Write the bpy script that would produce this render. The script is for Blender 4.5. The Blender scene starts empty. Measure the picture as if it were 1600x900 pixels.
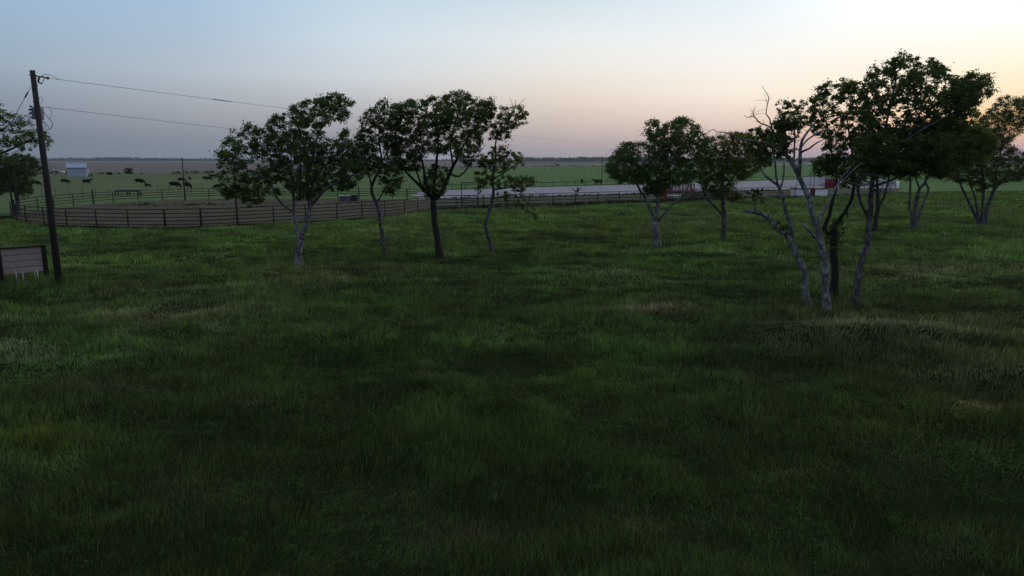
import bpy, math, random
import numpy as np
from mathutils import Vector, Matrix

R = math.radians
random.seed(7); rng = np.random.default_rng(11)
scene = bpy.context.scene
col = scene.collection

# ------------------------------------------------------------------ camera
F = 1081.0; PITCH = R(10.53); H = 5.5
cam_d = bpy.data.cameras.new('camera'); cam = bpy.data.objects.new('camera', cam_d); col.objects.link(cam)
cam.location = (0, 0, H); cam.rotation_euler = (R(90) - PITCH, 0, 0)
cam_d.sensor_width = 36; cam_d.lens = F / 1600 * 36
cam_d.clip_start = 0.1; cam_d.clip_end = 30000
scene.camera = cam
scene.view_settings.view_transform = 'Standard'
scene.view_settings.look = 'None'
scene.view_settings.exposure = 0.0
scene.view_settings.gamma = 1.0
scene.render.engine = 'CYCLES'
scene.cycles.max_bounces = 5
scene.cycles.volume_bounces = 0
scene.cycles.volume_step_rate = 4.0

SP, CP = math.sin(PITCH), math.cos(PITCH)
def ray(x, y):
    a = (x - 800) / F; b = (450 - y) / F
    return (a, CP + b * SP, -SP + b * CP)
def G(x, y, z=0.0):                       # ground point seen at a photo position
    r = ray(x, y); t = (z - H) / r[2]
    return Vector((r[0] * t, r[1] * t, z))
def P(x, y, Y):                           # point at distance Y
    r = ray(x, y); t = Y / r[1]
    return Vector((r[0] * t, Y, H + r[2] * t))

# ------------------------------------------------------------------ world: dusk sky, sun just under the horizon on the right
def lin(c):
    return tuple(((v / 255) / 12.92 if v <= 10 else (((v / 255) + .055) / 1.055) ** 2.4) for v in c)
W = bpy.data.worlds.new('World'); scene.world = W; W.use_nodes = True
nt = W.node_tree; nt.nodes.clear()
def N(tree, t, **kw):
    n = tree.nodes.new(t)
    for k, v in kw.items():
        setattr(n, k, v)
    return n
tc = N(nt, 'ShaderNodeTexCoord'); sep = N(nt, 'ShaderNodeSeparateXYZ')
nt.links.new(tc.outputs['Generated'], sep.inputs[0])
el = N(nt, 'ShaderNodeMath', operation='ARCSINE'); nt.links.new(sep.outputs['Z'], el.inputs[0])
elm = N(nt, 'ShaderNodeMapRange'); nt.links.new(el.outputs[0], elm.inputs['Value'])
elm.inputs['From Min'].default_value = 0; elm.inputs['From Max'].default_value = R(90)
az = N(nt, 'ShaderNodeMath', operation='ARCTAN2'); nt.links.new(sep.outputs['X'], az.inputs[0]); nt.links.new(sep.outputs['Y'], az.inputs[1])
Z1 = (168, 182, 198); Z0 = (160, 175, 194)
SKY = [  # azimuth, [(elevation, sRGB, gain)]
 (-180, [(0, (88, 98, 118), 1), (5, (112, 118, 140), 1), (14, (120, 138, 165), 1), (35, Z0, 1), (90, Z0, 1)]),
 (-60, [(0, (96, 108, 122), 1), (5, (120, 130, 144), 1), (14, (125, 152, 178), 1), (35, Z0, 1), (90, Z0, 1)]),
 (-36, [(0, (103, 114, 128), 1), (1.5, (110, 120, 134), 1), (4, (130, 142, 155), 1), (6, (146, 162, 177), 1), (10.5, (146, 173, 199), 1), (35, (150, 170, 192), 1), (90, Z0, 1)]),
 (-24, [(0, (112, 124, 136), 1), (1.5, (127, 133, 143), 1), (3.6, (153, 157, 165), 1), (6.3, (169, 181, 191), 1), (11.5, (158, 183, 208), 1), (35, (155, 175, 196), 1), (90, Z0, 1)]),
 (-12, [(0, (127, 129, 142), 1), (1.5, (143, 139, 149), 1), (3.6, (171, 170, 173), 1), (6.3, (196, 202, 207), 1), (9, (195, 209, 219), 1), (12.3, (184, 203, 217), 1), (35, (165, 183, 202), 1), (90, Z0, 1)]),
 (4.5, [(0, (152, 146, 153), 1), (.9, (165, 154, 158), 1), (2.7, (196, 180, 172), 1), (5, (221, 208, 195), 1), (7.2, (226, 222, 216), 1), (9.3, (222, 226, 227), 1), (12.3, (198, 214, 222), 1), (35, (172, 188, 204), 1), (90, Z0, 1)]),
 (17.6, [(0, (160, 142, 150), 1), (.9, (182, 158, 158), 1), (2.9, (222, 200, 187), 1), (5, (240, 228, 213), 1), (8, (236, 235, 232), 1), (12, (219, 230, 237), 1), (35, (182, 198, 212), 1), (90, Z0, 1)]),
 (36, [(0, (150, 138, 155), 1), (.6, (175, 150, 160), 1), (1.5, (226, 180, 152), 1), (2.6, (248, 200, 140), 1.0), (4.5, (248, 226, 190), 1.0), (8, (250, 246, 232), 1.0), (11, (254, 255, 255), 1.12), (35, (175, 196, 214), 1), (90, Z0, 1)]),
 (48, [(0, (190, 140, 130), 1), (1.5, (250, 170, 110), 1.3), (4.5, (255, 235, 190), 1.8), (11, (255, 252, 246), 1.4), (35, (180, 198, 215), 1), (90, Z0, 1)]),
 (75, [(0, (160, 142, 150), 1), (2.9, (222, 190, 167), 1), (6, (240, 228, 213), 1), (12, (225, 232, 236), 1), (35, (178, 192, 206), 1), (90, Z0, 1)]),
 (120, [(0, (112, 115, 130), 1), (5, (145, 145, 156), 1), (14, (140, 160, 185), 1), (35, Z1, 1), (90, Z0, 1)]),
 (180, [(0, (88, 98, 118), 1), (5, (112, 118, 140), 1), (14, (120, 138, 165), 1), (35, Z0, 1), (90, Z0, 1)]),
]
prev = None
for i, (a, st) in enumerate(SKY):
    cr = N(nt, 'ShaderNodeValToRGB'); nt.links.new(elm.outputs[0], cr.inputs[0])
    e = cr.color_ramp.elements
    while len(e) < len(st): e.new(.5)
    for k, (d, c, g) in enumerate(st):
        e[k].position = d / 90
    for k, (d, c, g) in enumerate(st):
        e[k].color = tuple(v * g for v in lin(c)) + (1,)
    if prev is None:
        prev = cr.outputs['Color']; pa = a; continue
    mr = N(nt, 'ShaderNodeMapRange', interpolation_type='SMOOTHSTEP' if a > 50 or a <= -36 else 'LINEAR'); nt.links.new(az.outputs[0], mr.inputs['Value'])
    mr.inputs['From Min'].default_value = R(pa); mr.inputs['From Max'].default_value = R(a)
    mx = N(nt, 'ShaderNodeMixRGB'); nt.links.new(mr.outputs[0], mx.inputs[0])
    nt.links.new(prev, mx.inputs[1]); nt.links.new(cr.outputs['Color'], mx.inputs[2])
    prev = mx.outputs[0]; pa = a
bg = N(nt, 'ShaderNodeBackground'); bg.inputs['Strength'].default_value = 1.14
out = N(nt, 'ShaderNodeOutputWorld'); nt.links.new(prev, bg.inputs['Color']); nt.links.new(bg.outputs[0], out.inputs[0])

sd = bpy.data.lights.new('sun', 'SUN'); sd.energy = 0.45; sd.angle = R(14); sd.color = (1.0, .74, .5)
sun = bpy.data.objects.new('sun', sd); col.objects.link(sun)
sdir = Vector((math.sin(R(44)) * math.cos(R(4)), math.cos(R(44)) * math.cos(R(4)), math.sin(R(4))))
sun.rotation_euler = sdir.to_track_quat('Z', 'Y').to_euler()

# ------------------------------------------------------------------ helpers
def put(o, label=None, cat=None, group=None, kind=None, parent=None):
    if label: o['label'] = label
    if cat: o['category'] = cat
    if group: o['group'] = group
    if kind: o['kind'] = kind
    if parent: o.parent = parent
    return o
def empty(name, loc=(0, 0, 0), rz=0.0):
    o = bpy.data.objects.new(name, None); col.objects.link(o); o.location = loc; o.rotation_euler = (0, 0, rz)
    o.empty_display_size = .3
    return o
def np_mesh(name, V, idx, nper, mat, attr=None, smooth=False):
    me = bpy.data.meshes.new(name)
    V = np.asarray(V, np.float32).reshape(-1, 3); idx = np.asarray(idx, np.int32).ravel()
    me.vertices.add(len(V)); me.vertices.foreach_set('co', V.ravel())
    nper = np.asarray(nper, np.int32)
    me.loops.add(len(idx)); me.loops.foreach_set('vertex_index', idx)
    me.polygons.add(len(nper))
    starts = np.concatenate([[0], np.cumsum(nper)[:-1]]).astype(np.int32)
    me.polygons.foreach_set('loop_start', starts); me.polygons.foreach_set('loop_total', nper)
    if smooth: me.polygons.foreach_set('use_smooth', np.ones(len(nper), bool))
    me.update(calc_edges=True)
    if attr is not None:
        for k, a in attr.items():
            a = np.asarray(a, np.float32)
            if a.ndim == 2:
                at = me.color_attributes.new(k, 'FLOAT_COLOR', 'POINT')
                at.data.foreach_set('color', np.concatenate([a, np.ones((len(a), 1), np.float32)], 1).ravel())
            else:
                at = me.attributes.new(k, 'FLOAT', 'POINT'); at.data.foreach_set('value', a)
    me.materials.append(mat)
    o = bpy.data.objects.new(name, me); col.objects.link(o)
    return o
class MB:
    def __init__(s): s.v = []; s.f = []; s.sm = []
    def box(s, c, d, rz=0.0, M=None):
        cx, cy, cz = c; dx, dy, dz = d[0] / 2, d[1] / 2, d[2] / 2; b = len(s.v)
        ca, sa = math.cos(rz), math.sin(rz)
        for z in (-dz, dz):
            for x, y in ((-dx, -dy), (dx, -dy), (dx, dy), (-dx, dy)):
                s.v.append((cx + x * ca - y * sa, cy + x * sa + y * ca, cz + z))
        for q in ((0, 3, 2, 1), (4, 5, 6, 7), (0, 1, 5, 4), (1, 2, 6, 5), (2, 3, 7, 6), (3, 0, 4, 7)):
            s.f.append(tuple(b + i for i in q)); s.sm.append(False)
        return s
    def bar(s, p, q, w, h):          # rectangular bar from p to q
        p = Vector(p); q = Vector(q); d = (q - p).normalized()
        up = Vector((0, 0, 1)) if abs(d.z) < .9 else Vector((0, 1, 0))
        a = d.cross(up).normalized(); c = a.cross(d).normalized(); b = len(s.v)
        for e in (p, q):
            for i, j in ((-1, -1), (1, -1), (1, 1), (-1, 1)):
                s.v.append(tuple(e + a * (i * w / 2) + c * (j * h / 2)))
        for f in ((0, 1, 2, 3), (7, 6, 5, 4), (0, 4, 5, 1), (1, 5, 6, 2), (2, 6, 7, 3), (3, 7, 4, 0)):
            s.f.append(tuple(b + i for i in f)); s.sm.append(False)
        return s
    def tube(s, pts, rad, n=8, cap=True):
        pts = [Vector(p) for p in pts]
        if not hasattr(rad, '__len__'): rad = [rad] * len(pts)
        b = len(s.v); a = None
        for i, p in enumerate(pts):
            d = (pts[min(i + 1, len(pts) - 1)] - pts[max(i - 1, 0)])
            d = d.normalized() if d.length > 1e-9 else Vector((0, 0, 1))
            if a is None:
                a = d.cross(Vector((.31, .95, .02)))
                if a.length < .1: a = d.cross(Vector((1, 0, 0)))
            a = (a - d * a.dot(d)).normalized(); c = d.cross(a)
            for k in range(n):
                t = 2 * math.pi * k / n
                s.v.append(tuple(p + (a * math.cos(t) + c * math.sin(t)) * rad[i]))
        for i in range(len(pts) - 1):
            for k in range(n):
                k2 = (k + 1) % n
                s.f.append((b + i * n + k, b + i * n + k2, b + (i + 1) * n + k2, b + (i + 1) * n + k)); s.sm.append(True)
        if cap:
            s.f.append(tuple(b + k for k in reversed(range(n)))); s.sm.append(False)
            e = b + (len(pts) - 1) * n
            s.f.append(tuple(e + k for k in range(n))); s.sm.append(False)
        return s
    def poly(s, pts):
        b = len(s.v); s.v += [tuple(p) for p in pts]; s.f.append(tuple(range(b, b + len(pts)))); s.sm.append(False)
        return s
    def build(s, name, mat, parent=None):
        me = bpy.data.meshes.new(name); me.from_pydata(s.v, [], s.f); me.update()
        me.polygons.foreach_set('use_smooth', s.sm)
        me.materials.append(mat)
        o = bpy.data.objects.new(name, me); col.objects.link(o)
        if parent: o.parent = parent
        return o
def local(o, pts):                       # world points in the local frame of an unrotated empty
    return [Vector(p) - Vector(o.location) for p in pts]

# numpy value noise
def _h(ix, iy, s):
    n = (ix.astype(np.int64) * 374761393 + iy.astype(np.int64) * 668265263 + s * 974711) & 0x7fffffff
    n = ((n ^ (n >> 13)) * 1274126177) & 0x7fffffff
    return ((n ^ (n >> 16)) & 0xffff) / 65535.0
def vn(x, y, s=0):
    xi = np.floor(x); yi = np.floor(y); u = x - xi; v = y - yi
    u = u * u * (3 - 2 * u); v = v * v * (3 - 2 * v)
    return (_h(xi, yi, s) * (1 - u) + _h(xi + 1, yi, s) * u) * (1 - v) + (_h(xi, yi + 1, s) * (1 - u) + _h(xi + 1, yi + 1, s) * u) * v
def fbm(x, y, s=0, o=3):
    t = 0; a = 1; n = 0
    for i in range(o):
        t = t + a * vn(x * 2 ** i + 17.3 * i, y * 2 ** i - 9.1 * i, s + i); n += a; a *= .5
    return t / n
def sstep(a, b, x):
    t = np.clip((x - a) / (b - a), 0, 1); return t * t * (3 - 2 * t)

# ------------------------------------------------------------------ materials
def mat(name):
    m = bpy.data.materials.new(name); m.use_nodes = True
    t = m.node_tree; b = t.nodes['Principled BSDF']
    b.inputs['Specular IOR Level'].default_value = .25
    return m, t, b
def ramp(t, fac, stops):
    cr = N(t, 'ShaderNodeValToRGB'); e = cr.color_ramp.elements
    while len(e) < len(stops): e.new(.5)
    for k, (p, c) in enumerate(stops): e[k].position = p
    for k, (p, c) in enumerate(stops): e[k].color = tuple(c) + (1,)
    t.links.new(fac, cr.inputs[0]); return cr.outputs['Color']
def noise(t, scale, detail=4, rough=.6, vec=None, obj=False):
    n = N(t, 'ShaderNodeTexNoise'); n.inputs['Scale'].default_value = scale; n.inputs['Detail'].default_value = detail
    n.inputs['Roughness'].default_value = rough
    if vec is None:
        vec = (N(t, 'ShaderNodeTexCoord').outputs['Object']) if obj else N(t, 'ShaderNodeNewGeometry').outputs['Position']
    t.links.new(vec, n.inputs['Vector']); return n.outputs['Fac']
def stretched(t, sx, sy, sz):
    g = N(t, 'ShaderNodeNewGeometry'); m = N(t, 'ShaderNodeMapping'); m.inputs['Scale'].default_value = (sx, sy, sz)
    t.links.new(g.outputs['Position'], m.inputs['Vector']); return m.outputs[0]
def mixc(t, f, a, b, mode='MIX'):
    m = N(t, 'ShaderNodeMixRGB', blend_type=mode)
    for i, v in ((0, f), (1, a), (2, b)):
        if isinstance(v, (int, float)): m.inputs[i].default_value = v
        elif isinstance(v, tuple): m.inputs[i].default_value = v + (1,)
        else: t.links.new(v, m.inputs[i])
    return m.outputs[0]
def simple(name, c1, c2, scale=6, rough=.7, metal=0, spec=.25, bump=0.0):
    m, t, b = mat(name)
    f = noise(t, scale)
    t.links.new(ramp(t, f, [(.3, c1), (.7, c2)]), b.inputs['Base Color'])
    b.inputs['Roughness'].default_value = rough; b.inputs['Metallic'].default_value = metal
    b.inputs['Specular IOR Level'].default_value = spec
    if bump:
        bp = N(t, 'ShaderNodeBump'); bp.inputs['Strength'].default_value = bump; t.links.new(f, bp.inputs['Height']); t.links.new(bp.outputs[0], b.inputs['Normal'])
    return m
M = {}
M['pipe'] = simple('rusty_pipe', (.007, .0045, .004), (.018, .009, .0065), 4, .8)
M['redpipe'] = simple('red_pipe', (.10, .022, .02), (.16, .035, .03), 4, .7)
M['post_dark'] = simple('dark_post', (.012, .010, .009), (.03, .024, .02), 5, .85)
M['wood_pole'] = simple('weathered_pole', (.014, .0125, .0135), (.036, .032, .033), 9, .9, bump=.3)
M['metal_grey'] = simple('galvanised_grey', (.22, .23, .25), (.32, .33, .36), 6, .45, .3)
M['can'] = simple('transformer_paint', (.20, .22, .26), (.28, .30, .35), 5, .5)
M['black'] = simple('black_rubber', (.010, .010, .011), (.022, .022, .024), 8, .7)
M['insul'] = simple('brown_porcelain', (.03, .015, .012), (.06, .03, .025), 8, .3)
M['white'] = simple('white_paint', (.50, .50, .54), (.66, .66, .70), 1.5, .6)
M['bwhite'] = simple('bright_white_paint', (.62, .62, .64), (.78, .78, .80), 1.5, .6)
M['maroon'] = simple('maroon_paint', (.06, .014, .018), (.10, .022, .028), 2, .7)
M['red'] = simple('red_paint', (.10, .009, .011), (.17, .014, .017), 2, .6)
M['brown'] = simple('rust_brown_sheet', (.09, .028, .018), (.17, .055, .03), 3, .8)
M['frame_dark'] = simple('dark_stained_wood', (.006, .004, .004), (.014, .010, .009), 8, .8)
M['cow'] = simple('black_cow_hide', (.004, .0035, .0035), (.010, .008, .0075), 3, .9, spec=.03)
M['bird'] = simple('dark_feathers', (.008, .007, .009), (.02, .018, .022), 20, .8)
M['bluegrey'] = simple('blue_grey_steel', (.045, .05, .068), (.085, .095, .12), 3, .6)
M['wire'] = simple('aluminium_wire', (.09, .085, .085), (.14, .13, .13), 5, .6, .3)

def m_board():
    m, t, b = mat('weathered_planks')
    v = stretched(t, 1.2, 1.2, 14)
    f = noise(t, 2.2, 5, .65, v)
    c = ramp(t, f, [(.25, (.20, .155, .15)), (.5, (.28, .22, .21)), (.75, (.36, .29, .28))])
    t.links.new(c, b.inputs['Base Color']); b.inputs['Roughness'].default_value = .85
    return m
M['board'] = m_board()
def m_corr():
    m, t, b = mat('white_corrugated_metal')
    f = noise(t, .9, 4)
    c = ramp(t, f, [(.3, (.25, .30, .42)), (.7, (.32, .38, .49))])
    t.links.new(c, b.inputs['Base Color']); b.inputs['Roughness'].default_value = .5
    return m
M['corr'] = m_corr()

def m_bark(name, dark, light, thr=.5):
    m, t, b = mat(name)
    v = stretched(t, 1, 1, .35)
    f = noise(t, 15, 6, .75, v)
    f2 = ramp(t, noise(t, 3.4, 4, .7), [(.44, (0, 0, 0)), (.56, (1, 1, 1))])
    c = ramp(t, f, [(thr - .13, dark), (thr - .02, tuple((a + q) / 2.3 for a, q in zip(dark, light))), (thr + .10, light)])
    c = mixc(t, f2, c, mixc(t, .62, c, dark + ()), 'MIX')
    t.links.new(c, b.inputs['Base Color']); b.inputs['Roughness'].default_value = .9
    bp = N(t, 'ShaderNodeBump'); bp.inputs['Strength'].default_value = .6; bp.inputs['Distance'].default_value = .03
    t.links.new(f, bp.inputs['Height']); t.links.new(bp.outputs[0], b.inputs['Normal'])
    return m
M['bark_pale'] = m_bark('lichened_bark', (.026, .022, .022), (.32, .325, .35), .50)
M['bark_mid'] = m_bark('grey_bark', (.02, .017, .016), (.20, .20, .215), .53)
M['bark_dark'] = m_bark('dark_bark', (.012, .010, .010), (.06, .057, .06), .58)
M['deadwood'] = m_bark('bare_dead_wood', (.06, .05, .05), (.19, .17, .18), .45)

def m_foliage(name, tint=(1, 1, 1), trans=.35):
    m = bpy.data.materials.new(name); m.use_nodes = True; t = m.node_tree; t.nodes.clear()
    a = N(t, 'ShaderNodeAttribute', attribute_name='col')
    c = mixc(t, 1.0, a.outputs['Color'], tint, 'MULTIPLY')
    d = N(t, 'ShaderNodeBsdfDiffuse'); tr = N(t, 'ShaderNodeBsdfTranslucent')
    c2 = mixc(t, 1.0, c, (1.15, 1.2, .6), 'MULTIPLY')
    t.links.new(c, d.inputs['Color']); t.links.new(c2, tr.inputs['Color'])
    mx = N(t, 'ShaderNodeMixShader'); mx.inputs[0].default_value = trans
    t.links.new(d.outputs[0], mx.inputs[1]); t.links.new(tr.outputs[0], mx.inputs[2])
    o = N(t, 'ShaderNodeOutputMaterial'); t.links.new(mx.outputs[0], o.inputs[0])
    return m
M['leaf'] = m_foliage('leaves', trans=.52)
M['grass'] = m_foliage('grass_blades', trans=.3)
M['weed'] = m_foliage('weed_leaves', trans=.3)

def m_ground():
    m, t, b = mat('grassland')
    b.inputs['Specular IOR Level'].default_value = 0.0
    f1 = noise(t, .09, 6, .6); f2 = noise(t, 1.4, 6, .7); f3 = noise(t, .025, 4, .6)
    c = ramp(t, f1, [(.35, (.014, .020, .009)), (.5, (.019, .028, .011)), (.62, (.024, .030, .014)), (.72, (.032, .030, .019))])
    c2 = mixc(t, .7, c, ramp(t, f2, [(.3, (.35, .35, .35)), (.7, (1, 1, 1))]), 'MULTIPLY')
    t.links.new(c2, b.inputs['Base Color']); b.inputs['Roughness'].default_value = 1
    return m
M['ground'] = m_ground()
def m_pasture():
    m, t, b = mat('mown_pasture')
    b.inputs['Specular IOR Level'].default_value = 0.0
    f1 = noise(t, .02, 6, .65); f2 = noise(t, .35, 6, .75)
    c = ramp(t, f1, [(.3, (.095, .155, .058)), (.5, (.12, .185, .07)), (.7, (.16, .195, .09))])
    # the grass is a thinner, drier olive towards the left-hand side of the field
    g = N(t, 'ShaderNodeNewGeometry'); s = N(t, 'ShaderNodeSeparateXYZ'); t.links.new(g.outputs['Position'], s.inputs[0])
    mr = N(t, 'ShaderNodeMapRange'); t.links.new(s.outputs['X'], mr.inputs['Value'])
    mr.inputs['From Min'].default_value = -5; mr.inputs['From Max'].default_value = -70
    c = mixc(t, mr.outputs[0], c, ramp(t, f1, [(.3, (.095, .125, .06)), (.55, (.13, .15, .075)), (.72, (.19, .185, .10))]))
    c = mixc(t, .45, c, ramp(t, f2, [(.35, (.55, .55, .55)), (.65, (1.1, 1.1, 1.1))]), 'MULTIPLY')
    t.links.new(c, b.inputs['Base Color']); b.inputs['Roughness'].default_value = 1
    return m
M['pasture'] = m_pasture()
def m_zone(name, cols, s1, s2, mul=.4):
    m, t, b = mat(name)
    b.inputs['Specular IOR Level'].default_value = 0.05
    c = ramp(t, noise(t, s1, 6, .65), cols)
    c = mixc(t, mul, c, ramp(t, noise(t, s2, 5, .7), [(.35, (.6, .6, .6)), (.65, (1.1, 1.1, 1.1))]), 'MULTIPLY')
    t.links.new(c, b.inputs['Base Color']); b.inputs['Roughness'].default_value = .95
    return m
M['plough'] = m_zone('ploughed_soil', [(.3, (.125, .093, .09)), (.5, (.155, .117, .11)), (.7, (.185, .145, .13))], .015, .3)
M['stubble'] = m_zone('pale_stubble', [(.3, (.16, .14, .11)), (.7, (.24, .21, .17))], .01, .1)
M['farcrop'] = m_zone('distant_crop', [(.3, (.045, .06, .045)), (.7, (.075, .09, .07))], .01, .1)
M['gravel'] = m_zone('pale_gravel', [(.3, (.235, .21, .235)), (.5, (.275, .245, .27)), (.7, (.32, .285, .30))], .12, 2.2, .15)
M['pen'] = m_zone('trampled_dirt', [(.3, (.04, .052, .024)), (.45, (.066, .056, .038)), (.6, (.088, .070, .052)), (.75, (.12, .10, .075))], .16, 1.6, .5)
M['rough'] = m_zone('rough_verge', [(.3, (.03, .036, .018)), (.5, (.05, .055, .032)), (.7, (.09, .085, .06))], .5, 2.2, .5)

# ------------------------------------------------------------------ setting: ground sheets
mx_, my_ = G(1340, 528).x, G(1340, 528).y
def hgt(x, y):
    x = np.asarray(x, float); y = np.asarray(y, float)
    d = np.hypot(x, y)
    fade = 1 - sstep(38, 60, d)
    base = (fbm(x * .13, y * .16, 3, 3) - .5) * .5 + (fbm(x * .5, y * .7, 9, 2) - .5) * .26
    u = (x - mx_) / 4.0; v = (y - my_ + (x - mx_) * .12) / .95
    mound = .34 * np.exp(-(u * u) ** 1.3 - v * v)
    return fade * (base + mound)
def axis(lim, s0, g):
    v = [0.0]; s = s0
    while v[-1] < lim:
        v.append(v[-1] + s)
        if v[-1] > 45: s *= g
    return v
ax = axis(9000, .5, 1.12); xs = np.array([-v for v in ax[:0:-1]] + ax)
ys = np.array([-v for v in ax[:0:-1] if v > 45 or v < 10] + ax)
ys = np.unique(np.concatenate([ys, np.arange(-45, 0, 5.)]))
XX, YY = np.meshgrid(xs, ys); ZZ = hgt(XX, YY)
nx, ny = len(xs), len(ys)
I = np.arange(nx * ny).reshape(ny, nx)
quads = np.stack([I[:-1, :-1], I[:-1, 1:], I[1:, 1:], I[1:, :-1]], -1).reshape(-1, 4)
g = np_mesh('ground', np.stack([XX, YY, ZZ], -1), quads, np.full(len(quads), 4), M['ground'], smooth=True)
put(g, kind='structure')

def sheet(name, px, m, z, rag=0.0, step=6.0, seed=1, world=None):
    pts = [G(*p) for p in px] if world is None else [Vector(p) for p in world]
    outp = []
    for i, p in enumerate(pts):
        q = pts[(i + 1) % len(pts)]
        L = (q - p).length; n = max(1, min(400, int(L / step))) if rag else 1
        for k in range(n):
            c = p.lerp(q, k / n)
            if rag:
                d = (q - p).normalized(); nrm = Vector((-d.y, d.x, 0))
                f = float(fbm(np.array([c.x * .35 / max(rag, .3)]), np.array([c.y * .35 / max(rag, .3)]), seed, 3)[0]) - .5
                c = c + nrm * f * 2 * rag
            outp.append((c.x, c.y, z))
    import mathutils.geometry as mg
    tris = mg.tessellate_polygon([[Vector(p) for p in outp]])
    me = bpy.data.meshes.new(name); me.from_pydata(outp, [], [tuple(t) for t in tris]); me.update()
    if me.polygons and sum(p.normal.z for p in me.polygons) < 0: me.flip_normals()
    me.materials.append(m); o = bpy.data.objects.new(name, me); col.objects.link(o); put(o, kind='structure')
    return o
# pasture: from the pipe fences back to the ploughed land
past = [(-600, 345), (20, 338), (60, 331), (145, 321), (254, 315), (345, 312), (450, 312), (640, 314), (676, 316), (900, 312), (1240, 303), (1420, 300), (1600, 298), (2600, 298)]
pastW = [tuple(G(*p)) for p in past] + [(1500, 600, 0), (400, 640, 0), (20, 560, 0), (-90, 400, 0), (-130, 268, 0), (-330, 262, 0), (-900, 300, 0)]
sheet('pasture', None, M['pasture'], .03, 1.0, 5, 3, world=pastW)
sheet('ploughed_field', None, M['plough'], .05, 0, world=[(-1500, 300, 0), (-130, 272, 0), (-90, 404, 0), (20, 566, 0), (400, 648, 0), (1500, 608, 0), (2600, 640, 0), (2600, 760, 0), (400, 860, 0), (60, 900, 0), (-60, 1500, 0), (-400, 2600, 0), (-2600, 2900, 0)])
sheet('stubble_field', None, M['stubble'], .07, 0, world=[(60, 790, 0), (400, 760, 0), (1500, 740, 0), (2600, 700, 0), (2600, 830, 0), (400, 905, 0), (58, 940, 0)])
sheet('distant_cropland', None, M['farcrop'], .06, 0, world=[(58, 940, 0), (400, 905, 0), (2600, 830, 0), (5200, 1500, 0), (5200, 4000, 0), (-400, 4000, 0), (-380, 2600, 0), (-60, 1500, 0)])
# pale gravel yard behind the pens
sheet('gravel_yard', None, M['gravel'], .09, 1.3, 2.0, 5, world=[tuple(G(*p)) for p in
      [(648, 311), (760, 309), (860, 306.5), (960, 304.5), (1090, 300.5), (1240, 297), (1320, 294), (1345, 286), (1290, 278.5), (1240, 281), (1090, 286), (960, 289.8), (860, 292.8), (760, 295.6), (690, 298.5), (650, 300.5)]])
# rough strip between the yard and the pipe fence
sheet('rough_verge', None, M['rough'], .06, .8, 2.0, 8, world=[tuple(G(*p)) for p in
      [(668, 331), (760, 327), (864, 323.5), (968, 319.5), (1083, 315.5), (1215, 309.5), (1300, 307), (1400, 301), (1405, 296), (1320, 292), (1240, 295.5), (1090, 299), (960, 303), (860, 305), (760, 307), (660, 310)]])
PEN = [(22, 339), (60, 330), (145, 320.5), (254, 314.5), (345, 311.2), (450, 311.5), (530, 312), (640, 312.5), (668, 315), (676, 327), (653, 331), (602, 339), (566, 341), (527, 344), (428, 349.5), (371, 352), (315, 354.5), (258, 356.5), (199, 356), (151, 354.5), (105, 354), (69, 351), (41, 348), (27, 346)]
sheet('pen_dirt', None, M['pen'], .08, .5, 1.5, 6, world=[tuple(G(*p)) for p in PEN])

# ------------------------------------------------------------------ grass
FENCE_LINE = np.array([(-3000, 345), (0, 344), (22, 344), (41, 350), (105, 356), (199, 358), (258, 358.5), (371, 354), (428, 351), (527, 345.5), (602, 340.5), (653, 333), (676, 330), (760, 327), (864, 323.5), (968, 319.5), (1083, 315.5), (1240, 309), (1400, 302), (1600, 299), (5000, 299)], float)
# patches seen in the sward: cx, cy, rx, ry, which, strength
PATCH = [(1340, 523, 175, 17, 'pale', 1.0), (1250, 515, 70, 14, 'pale', .5), (1150, 520, 120, 18, 'dark', .8), (1180, 462, 120, 16, 'dark', .6), (1420, 568, 140, 22, 'dark', .7),
         (1010, 484, 75, 9, 'tan', .5), (1000, 455, 60, 6, 'dark', .6), (1080, 440, 170, 4, 'pale', .5), (1430, 432, 150, 12, 'pale', .55), (1440, 420, 90, 5, 'tan', .3),
         (1450, 480, 120, 18, 'dark', .8), (1250, 480, 60, 14, 'dark', .8), (655, 407, 40, 8, 'dark', 1), (1052, 384, 36, 3.5, 'dark', 1.5), (640, 450, 110, 7, 'dark', .6),  # includes shorter, darker grass at the feet of two trees
         (530, 568, 110, 26, 'dark', .6), (60, 690, 80, 40, 'lime', .7), (180, 612, 90, 8, 'tan', .4), (390, 634, 30, 5, 'tan', .5), (780, 517, 60, 6, 'pale', .35), (270, 490, 150, 14, 'olive', .6),
         (1530, 640, 50, 9, 'tan', .9), (1240, 735, 50, 6, 'tan', .6), (1440, 790, 110, 30, 'dark', .7), (1500, 590, 120, 14, 'pale', .5), (1290, 690, 200, 30, 'dark', .35),
         (400, 730, 160, 34, 'dark', .6), (330, 775, 200, 30, 'pale', .25), (720, 850, 90, 20, 'tan', .22), (1010, 835, 70, 14, 'tan', .3), (100, 515, 180, 10, 'dark', .6), (1500, 860, 120, 25, 'pale', .35),
         (230, 880, 300, 40, 'dark', .4), (1200, 540, 90, 9, 'pale', .3), (900, 600, 150, 30, 'lime', .25), (800, 690, 140, 50, 'green', .5), (1000, 760, 160, 30, 'green', .4), (1450, 655, 160, 22, 'lime', .4),
         (480, 400, 60, 9, 'dark', .4), (1090, 345, 120, 3, 'dark', .4), (200, 385, 160, 4, 'dark', .4), (420, 372, 120, 4, 'green', .4), (900, 372, 150, 3, 'dark', .35)]
PAL = {'pale': (.092, .112, .062), 'dark': (.016, .028, .011), 'tan': (.17, .135, .10), 'lime': (.075, .115, .022), 'olive': (.10, .095, .05), 'green': (.042, .088, .022)}
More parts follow.
